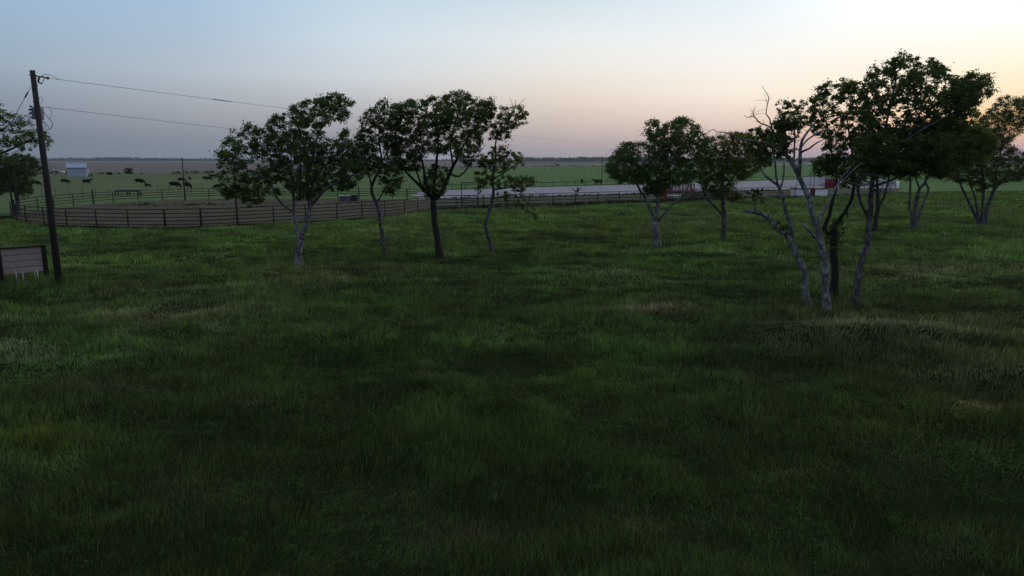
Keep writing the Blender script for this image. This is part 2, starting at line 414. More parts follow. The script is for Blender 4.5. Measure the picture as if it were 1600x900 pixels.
HF = {'pale': .75, 'dark': .75, 'tan': .45, 'lime': 1.0, 'olive': 1.0, 'green': 1.25}
def project(x, y, z):
    dz = z - H
    d = y * CP - dz * SP; u = y * SP + dz * CP
    return 800 + F * x / d, 450 - F * u / d
def grass_fields(x, y):
    px, py = project(x, y, 0 * x)
    n1 = fbm(x * .22, y * .22, 21, 3); n2 = fbm(x * .07, y * .09, 31, 3); n3 = fbm(x * .9, y * .9, 41, 2); n4 = fbm(x * .35 + 50, y * .5, 51, 3)
    dist = np.hypot(x, y)
    c = np.array([.036, .062, .021])[None] * np.ones((len(x), 1))
    def mixin(c, k, w):
        return c * (1 - w[:, None]) + np.array(k)[None] * w[:, None]
    c = mixin(c, (.045, .092, .026), sstep(.45, .68, n1) * .8)
    c = mixin(c, (.074, .080, .038), sstep(.54, .72, n2) * .5 * (1 - .6 * sstep(30, 60, dist)))
    c = mixin(c, PAL['dark'], sstep(.55, .72, n4) * .75)
    c = mixin(c, (.11, .13, .085), sstep(.66, .80, n3 * .5 + n1 * .5) * .6)
    h = .55 + 1.05 * sstep(.25, .75, fbm(x * .55, y * .75, 61, 3)) + .25 * (n2 - .5)
    h = h * (1 - .3 * sstep(.55, .75, n4))
    for cx, cy, rx, ry, w, s in PATCH:
        q = ((px - cx) / rx) ** 2 + ((py - cy) / ry) ** 2
        ww = np.exp(-q * 1.1) * s * (.55 + .9 * n1)
        ww = np.clip(ww, 0, 1)
        c = mixin(c, PAL[w], ww); h = h * (1 - ww + HF[w] * ww)
    return c, h, px, py
TRUNKS = [G(*b) for b in [(468, 417), (604, 408), (687, 404), (770, 399), (1027, 385), (1131, 377), (1263, 481), (1294, 498), (1303, 464), (1338, 487), (1367, 361), (1430, 359), (1535, 352), (93, 447), (5, 447), (72, 440)]]
def in_poly_np(x, y, poly):
    c = np.zeros(len(x), bool); n = len(poly)
    for i in range(n):
        x1, y1 = poly[i]; x2, y2 = poly[(i + 1) % n]
        if y1 == y2: continue
        c ^= ((y1 > y) != (y2 > y)) & (x < (x2 - x1) * (y - y1) / (y2 - y1) + x1)
    return c
def make_blades():
    Vs = []; Is = []; Ns = []; Cs = []; off = 0
    rings = [(3.5, 6.5, 500, .014), (6.5, 10, 1900, .0075), (10, 14, 1400, .0095), (14, 20, 850, .014), (20, 28, 420, .021), (28, 40, 330, .031), (40, 60, 190, .046), (60, 90, 105, .07), (90, 150, 42, .11)]
    for r0, r1, dens, w0 in rings:
        half = R(36.5 + (24 if r0 < 14 else 17 if r0 < 28 else 10))
        area = half * (r1 * r1 - r0 * r0)
        n = int(area * dens)
        d = np.sqrt(rng.uniform(r0 * r0, r1 * r1, n)); a = rng.uniform(-half, half, n)
        x = d * np.sin(a); y = d * np.cos(a)
        # most blades grow out of tufts, the rest stand between them
        ts = .22 + .10 * (r0 > 20) + .3 * (r0 > 50)
        nt_ = max(1, n // 16); td = np.sqrt(rng.uniform(r0 * r0, r1 * r1, nt_)); ta = rng.uniform(-half, half, nt_)
        ti = rng.integers(0, nt_, n); tx = (td * np.sin(ta))[ti]; ty = (td * np.cos(ta))[ti]
        intuft = rng.random(n) < .6; sp_ = ts * .42
        x = np.where(intuft, tx + rng.normal(0, sp_, n), x); y = np.where(intuft, ty + rng.normal(0, sp_, n), y)
        tx = np.where(intuft, tx, x); ty = np.where(intuft, ty, y); tuft = np.where(intuft, rng.random(nt_)[ti], rng.uniform(0, .6, n))
        c, h, px, py = grass_fields(x, y)
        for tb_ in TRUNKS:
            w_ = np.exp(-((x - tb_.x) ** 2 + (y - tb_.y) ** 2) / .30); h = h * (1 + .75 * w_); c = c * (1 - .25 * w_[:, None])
        inpen = in_poly_np(px, py, PEN) & (fbm(x * .35, y * .2, 131, 3) > .44)
        c[inpen] = np.where(rng.random((inpen.sum(), 1)) < .3, np.array([[.040, .052, .022]]), np.array([[.066, .058, .042]])); h[inpen] *= .7
        ok = (py > np.interp(px, FENCE_LINE[:, 0], FENCE_LINE[:, 1])) | inpen
        x, y, c, h = x[ok], y[ok], c[ok], h[ok]; tx, ty, tuft = tx[ok], ty[ok], tuft[ok]; n = len(x)
        L = (.215 if r0 < 20 else .24) * h * rng.uniform(.55, 1.25, n) * (.75 + .5 * tuft) * (1.0 if r0 < 60 else 1.1)
        ang = fbm(x * .18, y * .18, 81, 2) * 9.0
        lodge = sstep(.38, .62, fbm(x * .45, y * .45, 91, 3)) * (1.35 if r0 < 20 else 1.0)
        lx = np.cos(ang) * lodge * .8 + rng.normal(0, .5, n) + (x - tx) * 1.3
        ly = np.sin(ang) * lodge * .8 + rng.normal(0, .5, n) + (y - ty) * 1.3
        z = hgt(x, y) - .02
        wd = w0 * rng.uniform(.6, 1.25, n)
        wa = rng.uniform(0, math.pi, n); wx = np.cos(wa) * wd / 2; wy = np.sin(wa) * wd / 2 * .6
        up = 1 / np.sqrt(1 + (lx * lx + ly * ly) * .6)
        b = np.stack([x, y, z], 1); wv = np.stack([wx, wy, 0 * wx], 1)
        mid = b + np.stack([lx * .22, ly * .22, .55 * up], 1) * L[:, None]
        tip = b + np.stack([lx * .75, ly * .75, .95 * up - .18 * (lx * lx + ly * ly)], 1) * L[:, None]
        c = c * (rng.uniform(.45, 1.6, n) * (.6 + .8 * tuft))[:, None] * (np.array([2.1, 1.82, 1.75]) if r0 < 20 else np.array([2.3, 1.98, 2.0])) * (.85 + .1 * (r0 >= 14) + .15 * (r0 >= 20) + .2 * (r0 >= 28) + .1 * (r0 >= 40))  # last factor paints the light fall-off: near blades darker, far rings brighter
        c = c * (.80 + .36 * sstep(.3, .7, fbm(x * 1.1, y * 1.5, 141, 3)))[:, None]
        dry = rng.random(n) < .06
        c[dry] = np.array([.14, .115, .07]) * rng.uniform(.6, 1.1, (dry.sum(), 1))
        if r0 < 28:
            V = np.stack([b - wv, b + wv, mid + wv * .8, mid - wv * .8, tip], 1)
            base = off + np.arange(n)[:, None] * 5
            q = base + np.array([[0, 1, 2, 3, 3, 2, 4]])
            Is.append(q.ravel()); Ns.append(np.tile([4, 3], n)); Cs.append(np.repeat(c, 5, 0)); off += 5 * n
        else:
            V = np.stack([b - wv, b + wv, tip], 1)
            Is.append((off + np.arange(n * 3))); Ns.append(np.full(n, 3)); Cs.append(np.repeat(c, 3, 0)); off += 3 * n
        Vs.append(V.reshape(-1, 3))
    # thin upright seed stalks
    n = 12000
    d = np.sqrt(rng.uniform(49, 1200, n)); a = rng.uniform(-R(42), R(42), n); x = d * np.sin(a); y = d * np.cos(a)
    keep = fbm(x * .25, y * .25, 121, 2) > .42; x, y, d = x[keep], y[keep], d[keep]; n = len(x)
    L = rng.uniform(.25, .45, n); z = hgt(x, y)
    lx = rng.normal(0, .14, n) + .08; ly = rng.normal(0, .14, n)
    wd = np.maximum(.004, d * .00055); wa = rng.uniform(0, math.pi, n)
    b = np.stack([x, y, z], 1); wv = np.stack([np.cos(wa) * wd / 2, np.sin(wa) * wd / 2, 0 * x], 1)
    tip = b + np.stack([lx, ly, 0 * x + 1], 1) * L[:, None]; sh = b + np.stack([lx * .7, ly * .7, 0 * x + .75], 1) * L[:, None]
    V = np.stack([b - wv * .6, b + wv * .6, sh + wv * 1.5, tip, sh - wv * 1.5], 1)
    Is.append((off + np.arange(n * 5))); Ns.append(np.full(n, 5))
    c = np.array([.075, .080, .036])[None] * rng.uniform(.6, 1.4, (n, 1)); Cs.append(np.repeat(c, 5, 0)); Vs.append(V.reshape(-1, 3))
    o = np_mesh('grass', np.concatenate(Vs), np.concatenate(Is), np.concatenate(Ns), M['grass'], {'col': np.concatenate(Cs)})
    put(o, 'long uneven green meadow grass with tan and dark patches', 'grass', kind='stuff')
make_blades()

# ------------------------------------------------------------------ leafy stuff helper
def leaf_cloud(centres, rads, per, size, base, var=.45, flat=.75, parent=None, name='crown', m=None, aspect=.6, yellow=.0):
    """leaf-sized faces spread in small bunches; centres in world"""
    C = np.asarray(centres, float); n = len(C) * per
    ci = np.repeat(np.arange(len(C)), per); rr = np.asarray(rads, float)[ci]
    d = rng.normal(size=(n, 3)); d /= np.linalg.norm(d, axis=1)[:, None]
    r = rr * rng.uniform(0, 1, n) ** .45 * np.where(rng.random(n) < .17, rng.uniform(1.2, 2.3, n), 1.0)
    p = C[ci] + d * r[:, None] * np.array([1, 1, flat])
    nrm = rng.normal(size=(n, 3)) * .7 + d * .5 + np.array([0, 0, .7]); nrm /= np.linalg.norm(nrm, axis=1)[:, None]
    t = rng.normal(size=(n, 3)); t -= nrm * (t * nrm).sum(1)[:, None]; t /= np.linalg.norm(t, axis=1)[:, None]
    b = np.cross(nrm, t)
    s = size * rng.uniform(.6, 1.35, n)[:, None]
    V = np.stack([p - t * s, p + b * s * aspect - t * s * .1, p + t * s, p - b * s * aspect - t * s * .1], 1).reshape(-1, 3)
    cl = rng.uniform(1 - var, 1 + var, len(C))[ci] * rng.uniform(.75, 1.25, n)
    c = np.array(base)[None] * cl[:, None]
    y = (rng.random(len(C)) < yellow)[ci]
    c[y] = c[y] * np.array([1.7, 1.35, .9])
    idx = np.arange(n * 4)
    o = np_mesh(name, V - (np.array(parent.location)[None] if parent else 0), idx, np.full(n, 4), m or M['leaf'], {'col': np.repeat(c, 4, 0)})
    if parent: o.parent = parent
    return o

def in_poly(x, y, poly):
    c = False; n = len(poly)
    for i in range(n):
        x1, y1 = poly[i]; x2, y2 = poly[(i + 1) % n]
        if (y1 > y) != (y2 > y) and x < (x2 - x1) * (y - y1) / (y2 - y1) + x1: c = not c
    return c

def wobble(pts, amp):
    return pts

def tree(name, base, limbs, crowns, label, bark='bark_mid', group=None, leaf=(.070, .100, .038), leafsize=.05, dead=None, seed=0, yellow=.05, Ybase=None, parts=None, cat='tree', thick=.74, twig_r=.006):
    rnd = random.Random(seed)
    g0 = G(*base); Y = g0.y if Ybase is None else Ybase
    zb = float(hgt(np.array([g0.x]), np.array([Y]))[0]) if Y < 70 else 0
    root = empty(name, (P(base[0], base[1], Y).x, Y, zb)); put(root, label, cat, group)
    loc = Vector(root.location)
    mpp = Y / F * 1.01
    nodes = []; mb = MB(); db = MB()
    def smooth(pl):
        # pl: list of (x,y,r,dz); returns world points, radii, lightly resampled with bark wobble
        W_ = [P(p[0], p[1], Y + p[3]) for p in pl]; rr = [p[2] * mpp * thick for p in pl]
        out_p, out_r = [], []
        for i in range(len(W_) - 1):
            p0 = W_[max(i - 1, 0)]; p1 = W_[i]; p2 = W_[i + 1]; p3 = W_[min(i + 2, len(W_) - 1)]
            n = max(2, int((p2 - p1).length / .30))
            for k in range(n):
                t = k / n
                q = .5 * ((2 * p1) + (p2 - p0) * t + (2 * p0 - 5 * p1 + 4 * p2 - p3) * t * t + (3 * p1 - p0 - 3 * p2 + p3) * t ** 3)
                rad = rr[i] + (rr[i + 1] - rr[i]) * t
                w = min(rad * .30, .03)
                out_p.append(q + Vector((rnd.uniform(-w, w), rnd.uniform(-w, w), rnd.uniform(-w, w)))); out_r.append(rad * rnd.uniform(.92, 1.1))
        out_p.append(W_[-1]); out_r.append(rr[-1])
        return out_p, out_r
    for pl in limbs:
        ps, rs = smooth(pl)
        if abs(pl[0][0] - base[0]) < 14 and abs(pl[0][1] - base[1]) < 14:     # root flare and foot in the ground
            rs[0] *= 1.35
            if len(rs) > 1: rs[1] *= 1.12
            ps.insert(0, Vector((ps[0].x, ps[0].y, min(zb, ps[0].z) - .25))); rs.insert(0, rs[0] * 1.1)
        mb.tube([p - loc for p in ps], rs, 9)
        nodes += [(p, r) for p, r in zip(ps, rs)][1:]
    if dead:
        for pl in dead:
            ps, rs = smooth(pl); db.tube([p - loc for p in ps], rs, 7)
            for _ in range(int(len(ps) / 3)):
                k = rnd.randrange(len(ps)); v = Vector((rnd.uniform(-1, 1), rnd.uniform(-1, 1), rnd.uniform(-.2, 1))).normalized() * rnd.uniform(.15, .5)
                db.tube([ps[k] - loc, ps[k] - loc + v * .5 + Vector((0, 0, .03)), ps[k] - loc + v], [rs[k] * .5, rs[k] * .35, .004], 5)
    # crown: bunch centres filling each outline in depth
    cen = []; rad = []; minz = []
    for cr_ in crowns:
        poly, n, depth = cr_['p'], cr_['n'], cr_['d']
        rb = cr_.get('r', .30); gap = cr_.get('gap', .38); dy = cr_.get('dz', 0)
        x0 = min(p[0] for p in poly); x1 = max(p[0] for p in poly); y0 = min(p[1] for p in poly); y1 = max(p[1] for p in poly)
        cnt = 0; tries = 0; cs = Y / 34.0
        n = int(n * 1.75)
        while cnt < n and tries < n * 60:
            tries += 1
            x = rnd.uniform(x0, x1); y = rnd.uniform(y0, y1)
            if not in_poly(x, y, poly): continue
            # depth limited near the outline, as in a rounded crown
            ex = min((x - x0), (x1 - x)) / max(1, (x1 - x0) / 2); ey = min((y - y0), (y1 - y)) / max(1, (y1 - y0) / 2)
            dd = depth * math.sqrt(max(.08, min(1, 1.6 * min(ex, ey) + .15)))
            z = rnd.uniform(-dd, dd)
            nz = .36 * float(fbm(np.array([x * .05 + z * .10]), np.array([y * .07 + seed]), 200 + seed, 2)[0]) + .64 * float(fbm(np.array([x * .19 * cs + z * .10]), np.array([y * .23 * cs]), 230 + seed, 2)[0])
            if nz < gap + .015 and rnd.random() > .16: continue
            x += rnd.gauss(0, 2.6 / cs); y += rnd.gauss(0, 2.0 / cs)
            cen.append(P(x, y, Y + dy + z)); rad.append(rb * .74 * rnd.uniform(.5, 1.3)); cnt += 1
    # twigs: every bunch hangs on the nearest wood already there
    npos = [p for p, r in nodes]; nrad = [r for p, r in nodes]
    NP = np.array([tuple(p) for p in npos])
    Cn = np.array([tuple(c) for c in cen]) if cen else np.zeros((0, 3))
    if len(Cn):
        dmin = np.array([np.min(np.linalg.norm(NP - c, axis=1)) for c in Cn])
        order = np.argsort(dmin)
        tb = MB(); P2 = NP.copy(); R2 = np.array(nrad)
        for i in order:
            c = Cn[i]; dist = np.linalg.norm(P2 - c, axis=1) + .5 * np.maximum(0, P2[:, 2] - c[2]); j = int(np.argmin(dist))
            a = Vector(P2[j]); b = Vector(c); L = (b - a).length
            r0 = min(R2[j] * .6, twig_r + .012 * L); r1 = max(.005, r0 * .35)
            m1 = a.lerp(b, .5) + Vector((rnd.uniform(-.12, .12), rnd.uniform(-.12, .12), rnd.uniform(-.02, .12))) * L
            tb.tube([a - loc, m1 - loc, b - loc], [r0, (r0 + r1) / 2, r1], 5, cap=False)
            P2 = np.concatenate([P2, [tuple(m1)], [tuple(b)]]); R2 = np.concatenate([R2, [(r0 + r1) / 2], [max(r1, .008)]])
        mb.v, mb.f, mb.sm = mb.v, mb.f, mb.sm
        off = len(mb.v); mb.v += tb.v; mb.f += [tuple(off + k for k in f) for f in tb.f]; mb.sm += tb.sm
    mb.build('trunk', M[bark], root)
    if dead: db.build('dead_branch', M['deadwood'], root)
    if len(Cn):
        per = max(16, int(crowns[0].get('per', 70) * .6))
        leaf_cloud(Cn, rad, per, leafsize, leaf, parent=root, yellow=yellow)
    return root

GRP = 'trees scattered over the meadow'
tree('tree', (468, 417), [
    [(468, 417, 8, 0), (467, 395, 7, 0), (470, 374, 6.5, 0)],
    [(470, 374, 5, 0), (462, 345, 4, .2), (458, 310, 3.4, .4), (454, 265, 2.6, .7), (436, 248, 2, .9), (402, 234, 1.6, 1.2), (371, 225, 1, 1.4)],
    [(457, 330, 2.6, .4), (440, 318, 2.2, 0), (430, 304, 2, -.4), (418, 280, 1.6, -.8), (395, 272, 1.2, -1.1), (372, 280, 1, -1.2)],
    [(470, 374, 5.6, 0), (482, 340, 5, -.2), (484, 315, 4.4, -.2), (480, 280, 3.6, -.3), (476, 230, 2.8, -.2), (463, 192, 1.4, 0)],
    [(486, 322, 3.2, -.1), (500, 305, 2.8, -.4), (513, 294, 2.4, -.6), (540, 277, 2, -.9), (562, 272, 1.2, -1.2)],
    [(480, 273, 2.4, -.2), (490, 240, 2, .3), (498, 206, 1.7, .5), (517, 186, 1.3, .6), (535, 158, .8, .6)],
    [(481, 290, 2.4, 0), (505, 262, 2, .7), (528, 240, 1.4, 1.2), (545, 215, 1, 1.3)],
    [(457, 298, 2, .4), (470, 262, 1.6, 1.2), (450, 215, 1.1, 1.8)]],
    [dict(p=[(344, 229), (352, 222), (358, 210), (369, 205), (371, 196), (391, 193), (402, 203), (416, 202), (416, 222), (419, 240), (440, 258), (436, 290), (440, 309), (424, 300), (416, 309), (398, 318), (380, 318), (360, 313), (340, 293), (340, 276), (357, 262), (358, 250), (342, 261), (342, 240)], n=230, d=1.5, r=.27, gap=.40, per=72),
     dict(p=[(416, 202), (419, 189), (438, 180), (453, 182), (456, 169), (484, 155), (509, 151), (532, 144), (551, 158), (549, 176), (533, 188), (512, 192), (500, 205), (505, 225), (540, 204), (552, 229), (567, 256), (569, 273), (552, 290), (524, 302), (509, 293), (493, 305), (470, 312), (455, 302), (440, 285), (436, 262), (420, 240)], n=560, d=1.9, r=.27, gap=.40)],
    'broad leafy tree with pale forked trunk, leftmost of the four in a row', 'bark_pale', GRP, seed=1)
tree('tree', (604, 408), [
    [(604, 408, 5.2, 0), (600, 385, 4.4, 0), (596, 362, 4, 0), (593, 333, 3.6, 0), (585, 312, 3.2, 0), (580, 298, 3, 0), (584, 282, 2.6, 0), (596, 255, 2, .2), (592, 215, 1.5, .2), (594, 170, .8, 0)],
    [(581, 296, 2, 0), (578, 277, 1.7, -.4), (567, 266, 1.2, -.7), (556, 250, .8, -.8)],
    [(588, 318, 1.8, 0), (602, 295, 1.5, .4), (615, 275, 1, .6)],
    [(596, 255, 1.6, .2), (610, 225, 1.2, .6), (616, 190, .8, .8)]],
    [dict(p=[(552, 225), (562, 195), (575, 172), (586, 160), (592, 155), (603, 157), (609, 170), (620, 176), (627, 210), (629, 250), (627, 285), (616, 303), (600, 306), (598, 285), (586, 275), (566, 276), (552, 270), (548, 250)], n=270, d=1.2, r=.25, gap=.44, per=66)],
    'slender crooked tree second from the left in the row of four', 'bark_mid', GRP, seed=2)
tree('tree', (686, 404), [
    [(688, 404, 8.4, 0), (685, 385, 7.4, 0), (682, 366, 6.6, 0), (678, 335, 6.2, 0), (677, 312, 6, 0)],
    [(677, 312, 4.4, 0), (660, 294, 3.4, .2), (634, 269, 2.4, .5), (623, 244, 1.8, .8), (615, 212, 1, .9)],
    [(672, 306, 3.2, 0), (664, 278, 2.6, -.5), (658, 245, 2, -.9), (642, 210, 1.4, -1.2), (630, 178, .8, -1.2)],
    [(677, 312, 4.2, 0), (680, 275, 3, .3), (684, 228, 2.2, .3), (681, 190, 1.6, .3), (676, 158, .9, .3)],
    [(677, 312, 5, 0), (692, 298, 4.2, 0), (701, 276, 3.4, 0), (712, 252, 2.8, .1), (727, 222, 2.2, .4), (748, 191, 1.5, .6), (764, 164, .8, .8)],
    [(704, 271, 2.2, 0), (717, 276, 1.8, -.5), (731, 262, 1.4, -.8), (740, 248, .8, -.9)],
    [(708, 260, 2, 0), (704, 225, 1.6, -.8), (712, 190, 1.2, -1.1), (722, 150, .7, -1.2)],
    [(658, 290, 2, .2), (648, 250, 1.5, 1.0), (655, 205, 1, 1.4)]],
    [dict(p=[(607, 180), (612, 166), (620, 160), (640, 158), (652, 160), (657, 172), (661, 156), (674, 151), (691, 156), (695, 146), (700, 152), (706, 144), (721, 141), (737, 149), (744, 156), (770, 154), (772, 174), (765, 198), (750, 214), (752, 232), (740, 250), (728, 262), (722, 248), (702, 240), (664, 238), (655, 262), (632, 268), (618, 258), (608, 232)], n=640, d=2.1, r=.28, gap=.39),
     dict(p=[(664, 268), (680, 257), (697, 262), (700, 285), (692, 305), (680, 312), (668, 305), (658, 298), (662, 282)], n=60, d=.7, r=.24, gap=.2)],
    'large dense tree with dark straight trunk, third in the row of four', 'bark_dark', GRP, seed=3)
tree('tree', (769, 399), [
    [(770, 399, 5, 0), (766, 378, 4.2, 0), (758, 352, 3.8, 0), (764, 330, 3.4, 0), (771, 301, 3, 0), (770, 276, 2.4, 0), (774, 250, 2, 0), (775, 218, 1.5, 0), (786, 200, 1.1, .2), (803, 176, .8, .3), (806, 155, .4, .3)],
    [(768, 268, 1.6, 0), (760, 250, 1.3, .4), (752, 240, .8, .6)],
    [(769, 282, 1.7, 0), (790, 268, 1.4, -.4), (815, 252, .9, -.7)],
    [(770, 296, 1.7, 0), (800, 292, 1.4, -.4), (835, 277, .9, -.6)],
    [(767, 312, 1.5, 0), (795, 305, 1.2, .3), (820, 312, .9, .4), (836, 330, .5, .4)],
    [(803, 176, .6, .3), (800, 160, .4, .3), (796, 152, .25, .3)], [(806, 168, .5, .3), (816, 158, .4, .3), (822, 152, .25, .3)]],
    [dict(p=[(768, 198), (777, 184), (784, 168), (797, 163), (810, 165), (823, 172), (826, 191), (812, 200), (803, 211), (790, 221), (765, 218)], n=90, d=.8, r=.21, gap=.38, per=58),
     dict(p=[(750, 240), (770, 230), (791, 230), (812, 244), (819, 256), (793, 264), (770, 268), (747, 261)], n=80, d=.9, r=.21, gap=.38),
     dict(p=[(742, 265), (763, 270), (800, 276), (838, 275), (834, 291), (810, 298), (780, 290), (747, 300)], n=70, d=.9, r=.2, gap=.42),
     dict(p=[(780, 298), (812, 304), (838, 322), (842, 340), (830, 340), (806, 318), (760, 312)], n=22, d=.7, r=.18, gap=.3)],
    'spindly tree with sparse yellowish tufts, rightmost of the row of four', 'bark_mid', GRP, leaf=(.085, .115, .042), yellow=.25, seed=4)
tree('tree', (1026, 385), [
    [(1027, 385, 7, 0), (1025, 360, 6.2, 0), (1024, 345, 6, 0)],
    [(1024, 346, 3.6, 0), (1014, 322, 3, .1), (1002, 300, 2.6, .3), (993, 284, 2, .5), (972, 262, 1.2, .7)],
    [(1024, 346, 4.6, 0), (1028, 322, 4, 0), (1028, 298, 3.6, 0), (1034, 270, 2.6, .2), (1046, 235, 2, .3), (1062, 195, 1, .3)],
    [(1028, 347, 2.6, 0), (1045, 325, 2.2, -.5), (1064, 308, 1.8, -.8), (1080, 285, 1.1, -1)],
    [(1030, 285, 2.2, 0), (1018, 255, 1.8, -.6), (1026, 215, 1.3, -.8), (1030, 192, .8, -.8)],
    [(1034, 268, 2, .2), (1058, 245, 1.6, .9), (1085, 220, 1, 1.2)], [(1002, 300, 1.8, .3), (985, 262, 1.4, 1), (990, 232, .8, 1.2)]],
    [dict(p=[(948, 262), (955, 248), (963, 239), (970, 228), (983, 224), (1001, 225), (1017, 226), (1008, 208), (1012, 195), (1017, 188), (1037, 195), (1045, 192), (1060, 184), (1078, 183), (1086, 195), (1098, 208), (1106, 222), (1104, 240), (1093, 252), (1088, 275), (1070, 288), (1048, 290), (1030, 305), (1012, 303), (1004, 288), (985, 285), (965, 282), (953, 275)], n=560, d=2.4, r=.33, gap=.34, per=80)],
    'bushy round tree with pale trunk standing over a dark patch of grass', 'bark_pale', GRP, leaf=(.066, .104, .036), leafsize=.055, seed=5, yellow=.1)
tree('tree', (1131, 377), [
    [(1131, 377, 5.6, 0), (1131, 355, 5, 0), (1132, 335, 4.6, 0), (1129, 312, 4, 0), (1128, 290, 3.4, 0), (1133, 260, 2.4, 0), (1140, 225, 1.4, 0)],
    [(1131, 338, 2.6, 0), (1116, 322, 2.4, -.4), (1103, 307, 2, -.7), (1095, 285, 1.2, -.8)],
    [(1129, 300, 2.2, 0), (1150, 272, 1.8, .5), (1180, 250, 1.2, .8)], [(1128, 290, 2, 0), (1112, 262, 1.6, .5), (1108, 232, 1, .8)],
    [(1132, 265, 1.8, 0), (1158, 240, 1.4, -.8), (1172, 216, .9, -1)]],
    [dict(p=[(1090, 250), (1103, 216), (1124, 211), (1140, 208), (1157, 206), (1175, 208), (1185, 226), (1204, 240), (1204, 252), (1188, 260), (1180, 273), (1165, 280), (1148, 280), (1142, 296), (1119, 306), (1098, 298), (1091, 280)], n=470, d=2.2, r=.32, gap=.36, per=76),
     dict(p=[(1140, 297), (1160, 306), (1150, 314), (1130, 310), (1110, 302)], n=22, d=.8, r=.25, gap=.2)],
    'smaller yellow-green tree beside the bare reaching dead branch', 'bark_mid', GRP, leaf=(.080, .106, .036), yellow=.3, seed=6)
# near group on the right
tree('tree', (1262, 480), [
    [(1263, 481, 7, 0), (1260, 462, 6, 0), (1258, 443, 5.4, 0), (1255, 417, 5, 0), (1244, 399, 5, 0), (1236, 377, 4.8, 0), (1229, 366, 4.4, 0)],
    [(1229, 366, 4, 0), (1213, 356, 3.6, .1), (1204, 345, 3.2, .1), (1192, 336, 3, .2), (1180, 331, 2.8, .2), (1162, 329, 2.2, .2)],
    [(1180, 331, 1.4, .2), (1179, 314, 1.1, .2), (1180, 298, .7, .2)], [(1200, 341, 1, .1), (1201, 330, .6, .1)],
    [(1236, 372, 4, 0), (1237, 355, 3.4, -.2), (1231, 337, 3.2, -.2), (1225, 318, 3, -.3), (1219, 295, 2.8, -.3), (1210, 285, 2.2, -.3), (1197, 276, 1.8, -.2), (1188, 261, 1.3, -.1), (1182, 235, .8, 0)],
    [(1218, 293, 1.8, -.3), (1212, 275, 1.6, -.5), (1211, 252, 1.3, -.6), (1206, 225, .8, -.6)],
    [(1221, 291, 1.6, -.3), (1225, 270, 1.3, .1), (1225, 248, .9, .3)]],
    [dict(p=[(1166, 222), (1176, 205), (1188, 198), (1202, 202), (1214, 212), (1218, 235), (1212, 255), (1196, 262), (1184, 248), (1172, 240)], n=80, d=.8, r=.16, gap=.40, per=50),
     dict(p=[(1172, 300), (1180, 292), (1190, 298), (1188, 310), (1176, 312)], n=9, d=.2, r=.10, gap=.0),
     dict(p=[(1214, 356), (1222, 350), (1232, 352), (1230, 358)], n=6, d=.2, r=.09, gap=0)],
    'crooked slim tree with a broken low limb, leftmost of the near clump', 'bark_pale', GRP, leafsize=.042, seed=7, thick=.95)
tree('tree', (1293, 497), [
    [(1294, 498, 7.6, 0), (1291, 465, 6.4, 0), (1289, 414, 5.8, 0), (1286, 392, 5.6, 0), (1277, 361, 4.8, 0), (1270, 332, 4.6, 0), (1265, 312, 4.2, 0), (1256, 290, 4, 0), (1247, 272, 3.8, 0), (1238, 254, 3.4, 0), (1229, 243, 3, 0)],
    [(1285, 385, 4.2, 0), (1279, 350, 2.6, .3), (1288, 328, 2.2, .5), (1298, 310, 2, .7), (1311, 284, 1.6, .9), (1328, 262, 1.2, 1), (1345, 240, .7, 1.1)],
    [(1274, 372, 2.4, 0), (1268, 365, 2, -.1), (1255, 350, 1.5, -.2)],
    [(1248, 273, 3, 0), (1250, 255, 2.6, -.2), (1251, 235, 2.4, -.3), (1253, 219, 2, -.3), (1262, 206, 1.7, -.3), (1274, 191, 1.2, -.3)],
    [(1251, 232, 1.6, -.3), (1262, 218, 1.4, .1), (1277, 208, 1.2, .3), (1294, 201, .8, .5)],
    [(1252, 238, 1.6, -.3), (1264, 232, 1.4, -.6), (1276, 223, 1.1, -.8), (1290, 216, .7, -.9)],
    [(1229, 243, 2.2, 0), (1228, 215, 1.6, .3), (1225, 190, 1, .5)], [(1240, 255, 1.8, 0), (1242, 215, 1.3, .6), (1240, 180, .8, .7)]],
    [dict(p=[(1212, 180), (1220, 164), (1228, 158), (1240, 165), (1252, 160), (1262, 168), (1258, 185), (1252, 200), (1240, 210), (1240, 230), (1230, 240), (1216, 230), (1222, 210), (1210, 196)], n=110, d=.8, r=.14, gap=.44, per=46),
     dict(p=[(1196, 215), (1214, 206), (1230, 225), (1236, 245), (1220, 250), (1204, 235)], n=34, d=.8, r=.17, gap=.35)],
    'pale bleached trunk at the front of the near clump with bare dead top branches', 'bark_pale', GRP, leafsize=.040,
    dead=[[(1229, 243, 2.4, 0), (1220, 228, 2, 0), (1213, 214, 1.8, 0), (1206, 202, 1.5, -.1), (1198, 196, 1.2, -.1), (1189, 193, 1.1, -.2), (1182, 186, .9, -.2), (1177, 181, .9, -.2), (1168, 184, .6, -.2), (1163, 180, .3, -.3)],
          [(1177, 181, .7, -.2), (1178, 173, .5, -.2), (1181, 168, .3, -.2)],
          [(1206, 202, 1.2, -.1), (1203, 186, 1, -.3), (1197, 178, .8, -.3), (1199, 164, .7, -.3), (1201, 152, .6, -.3), (1196, 143, .45, -.4), (1191, 134, .25, -.4)],
          [(1232, 247, 1.6, 0), (1215, 233, 1.4, -.4), (1198, 223, 1.2, -.7), (1183, 221, 1.1, -.9), (1168, 219, 1, -1), (1152, 217, .9, -1.1), (1143, 210, .8, -1.1), (1134, 207, .7, -1.2), (1119, 206, .6, -1.2), (1115, 202, .5, -1.3), (1104, 208, .3, -1.3)]],
    seed=8, thick=.95)
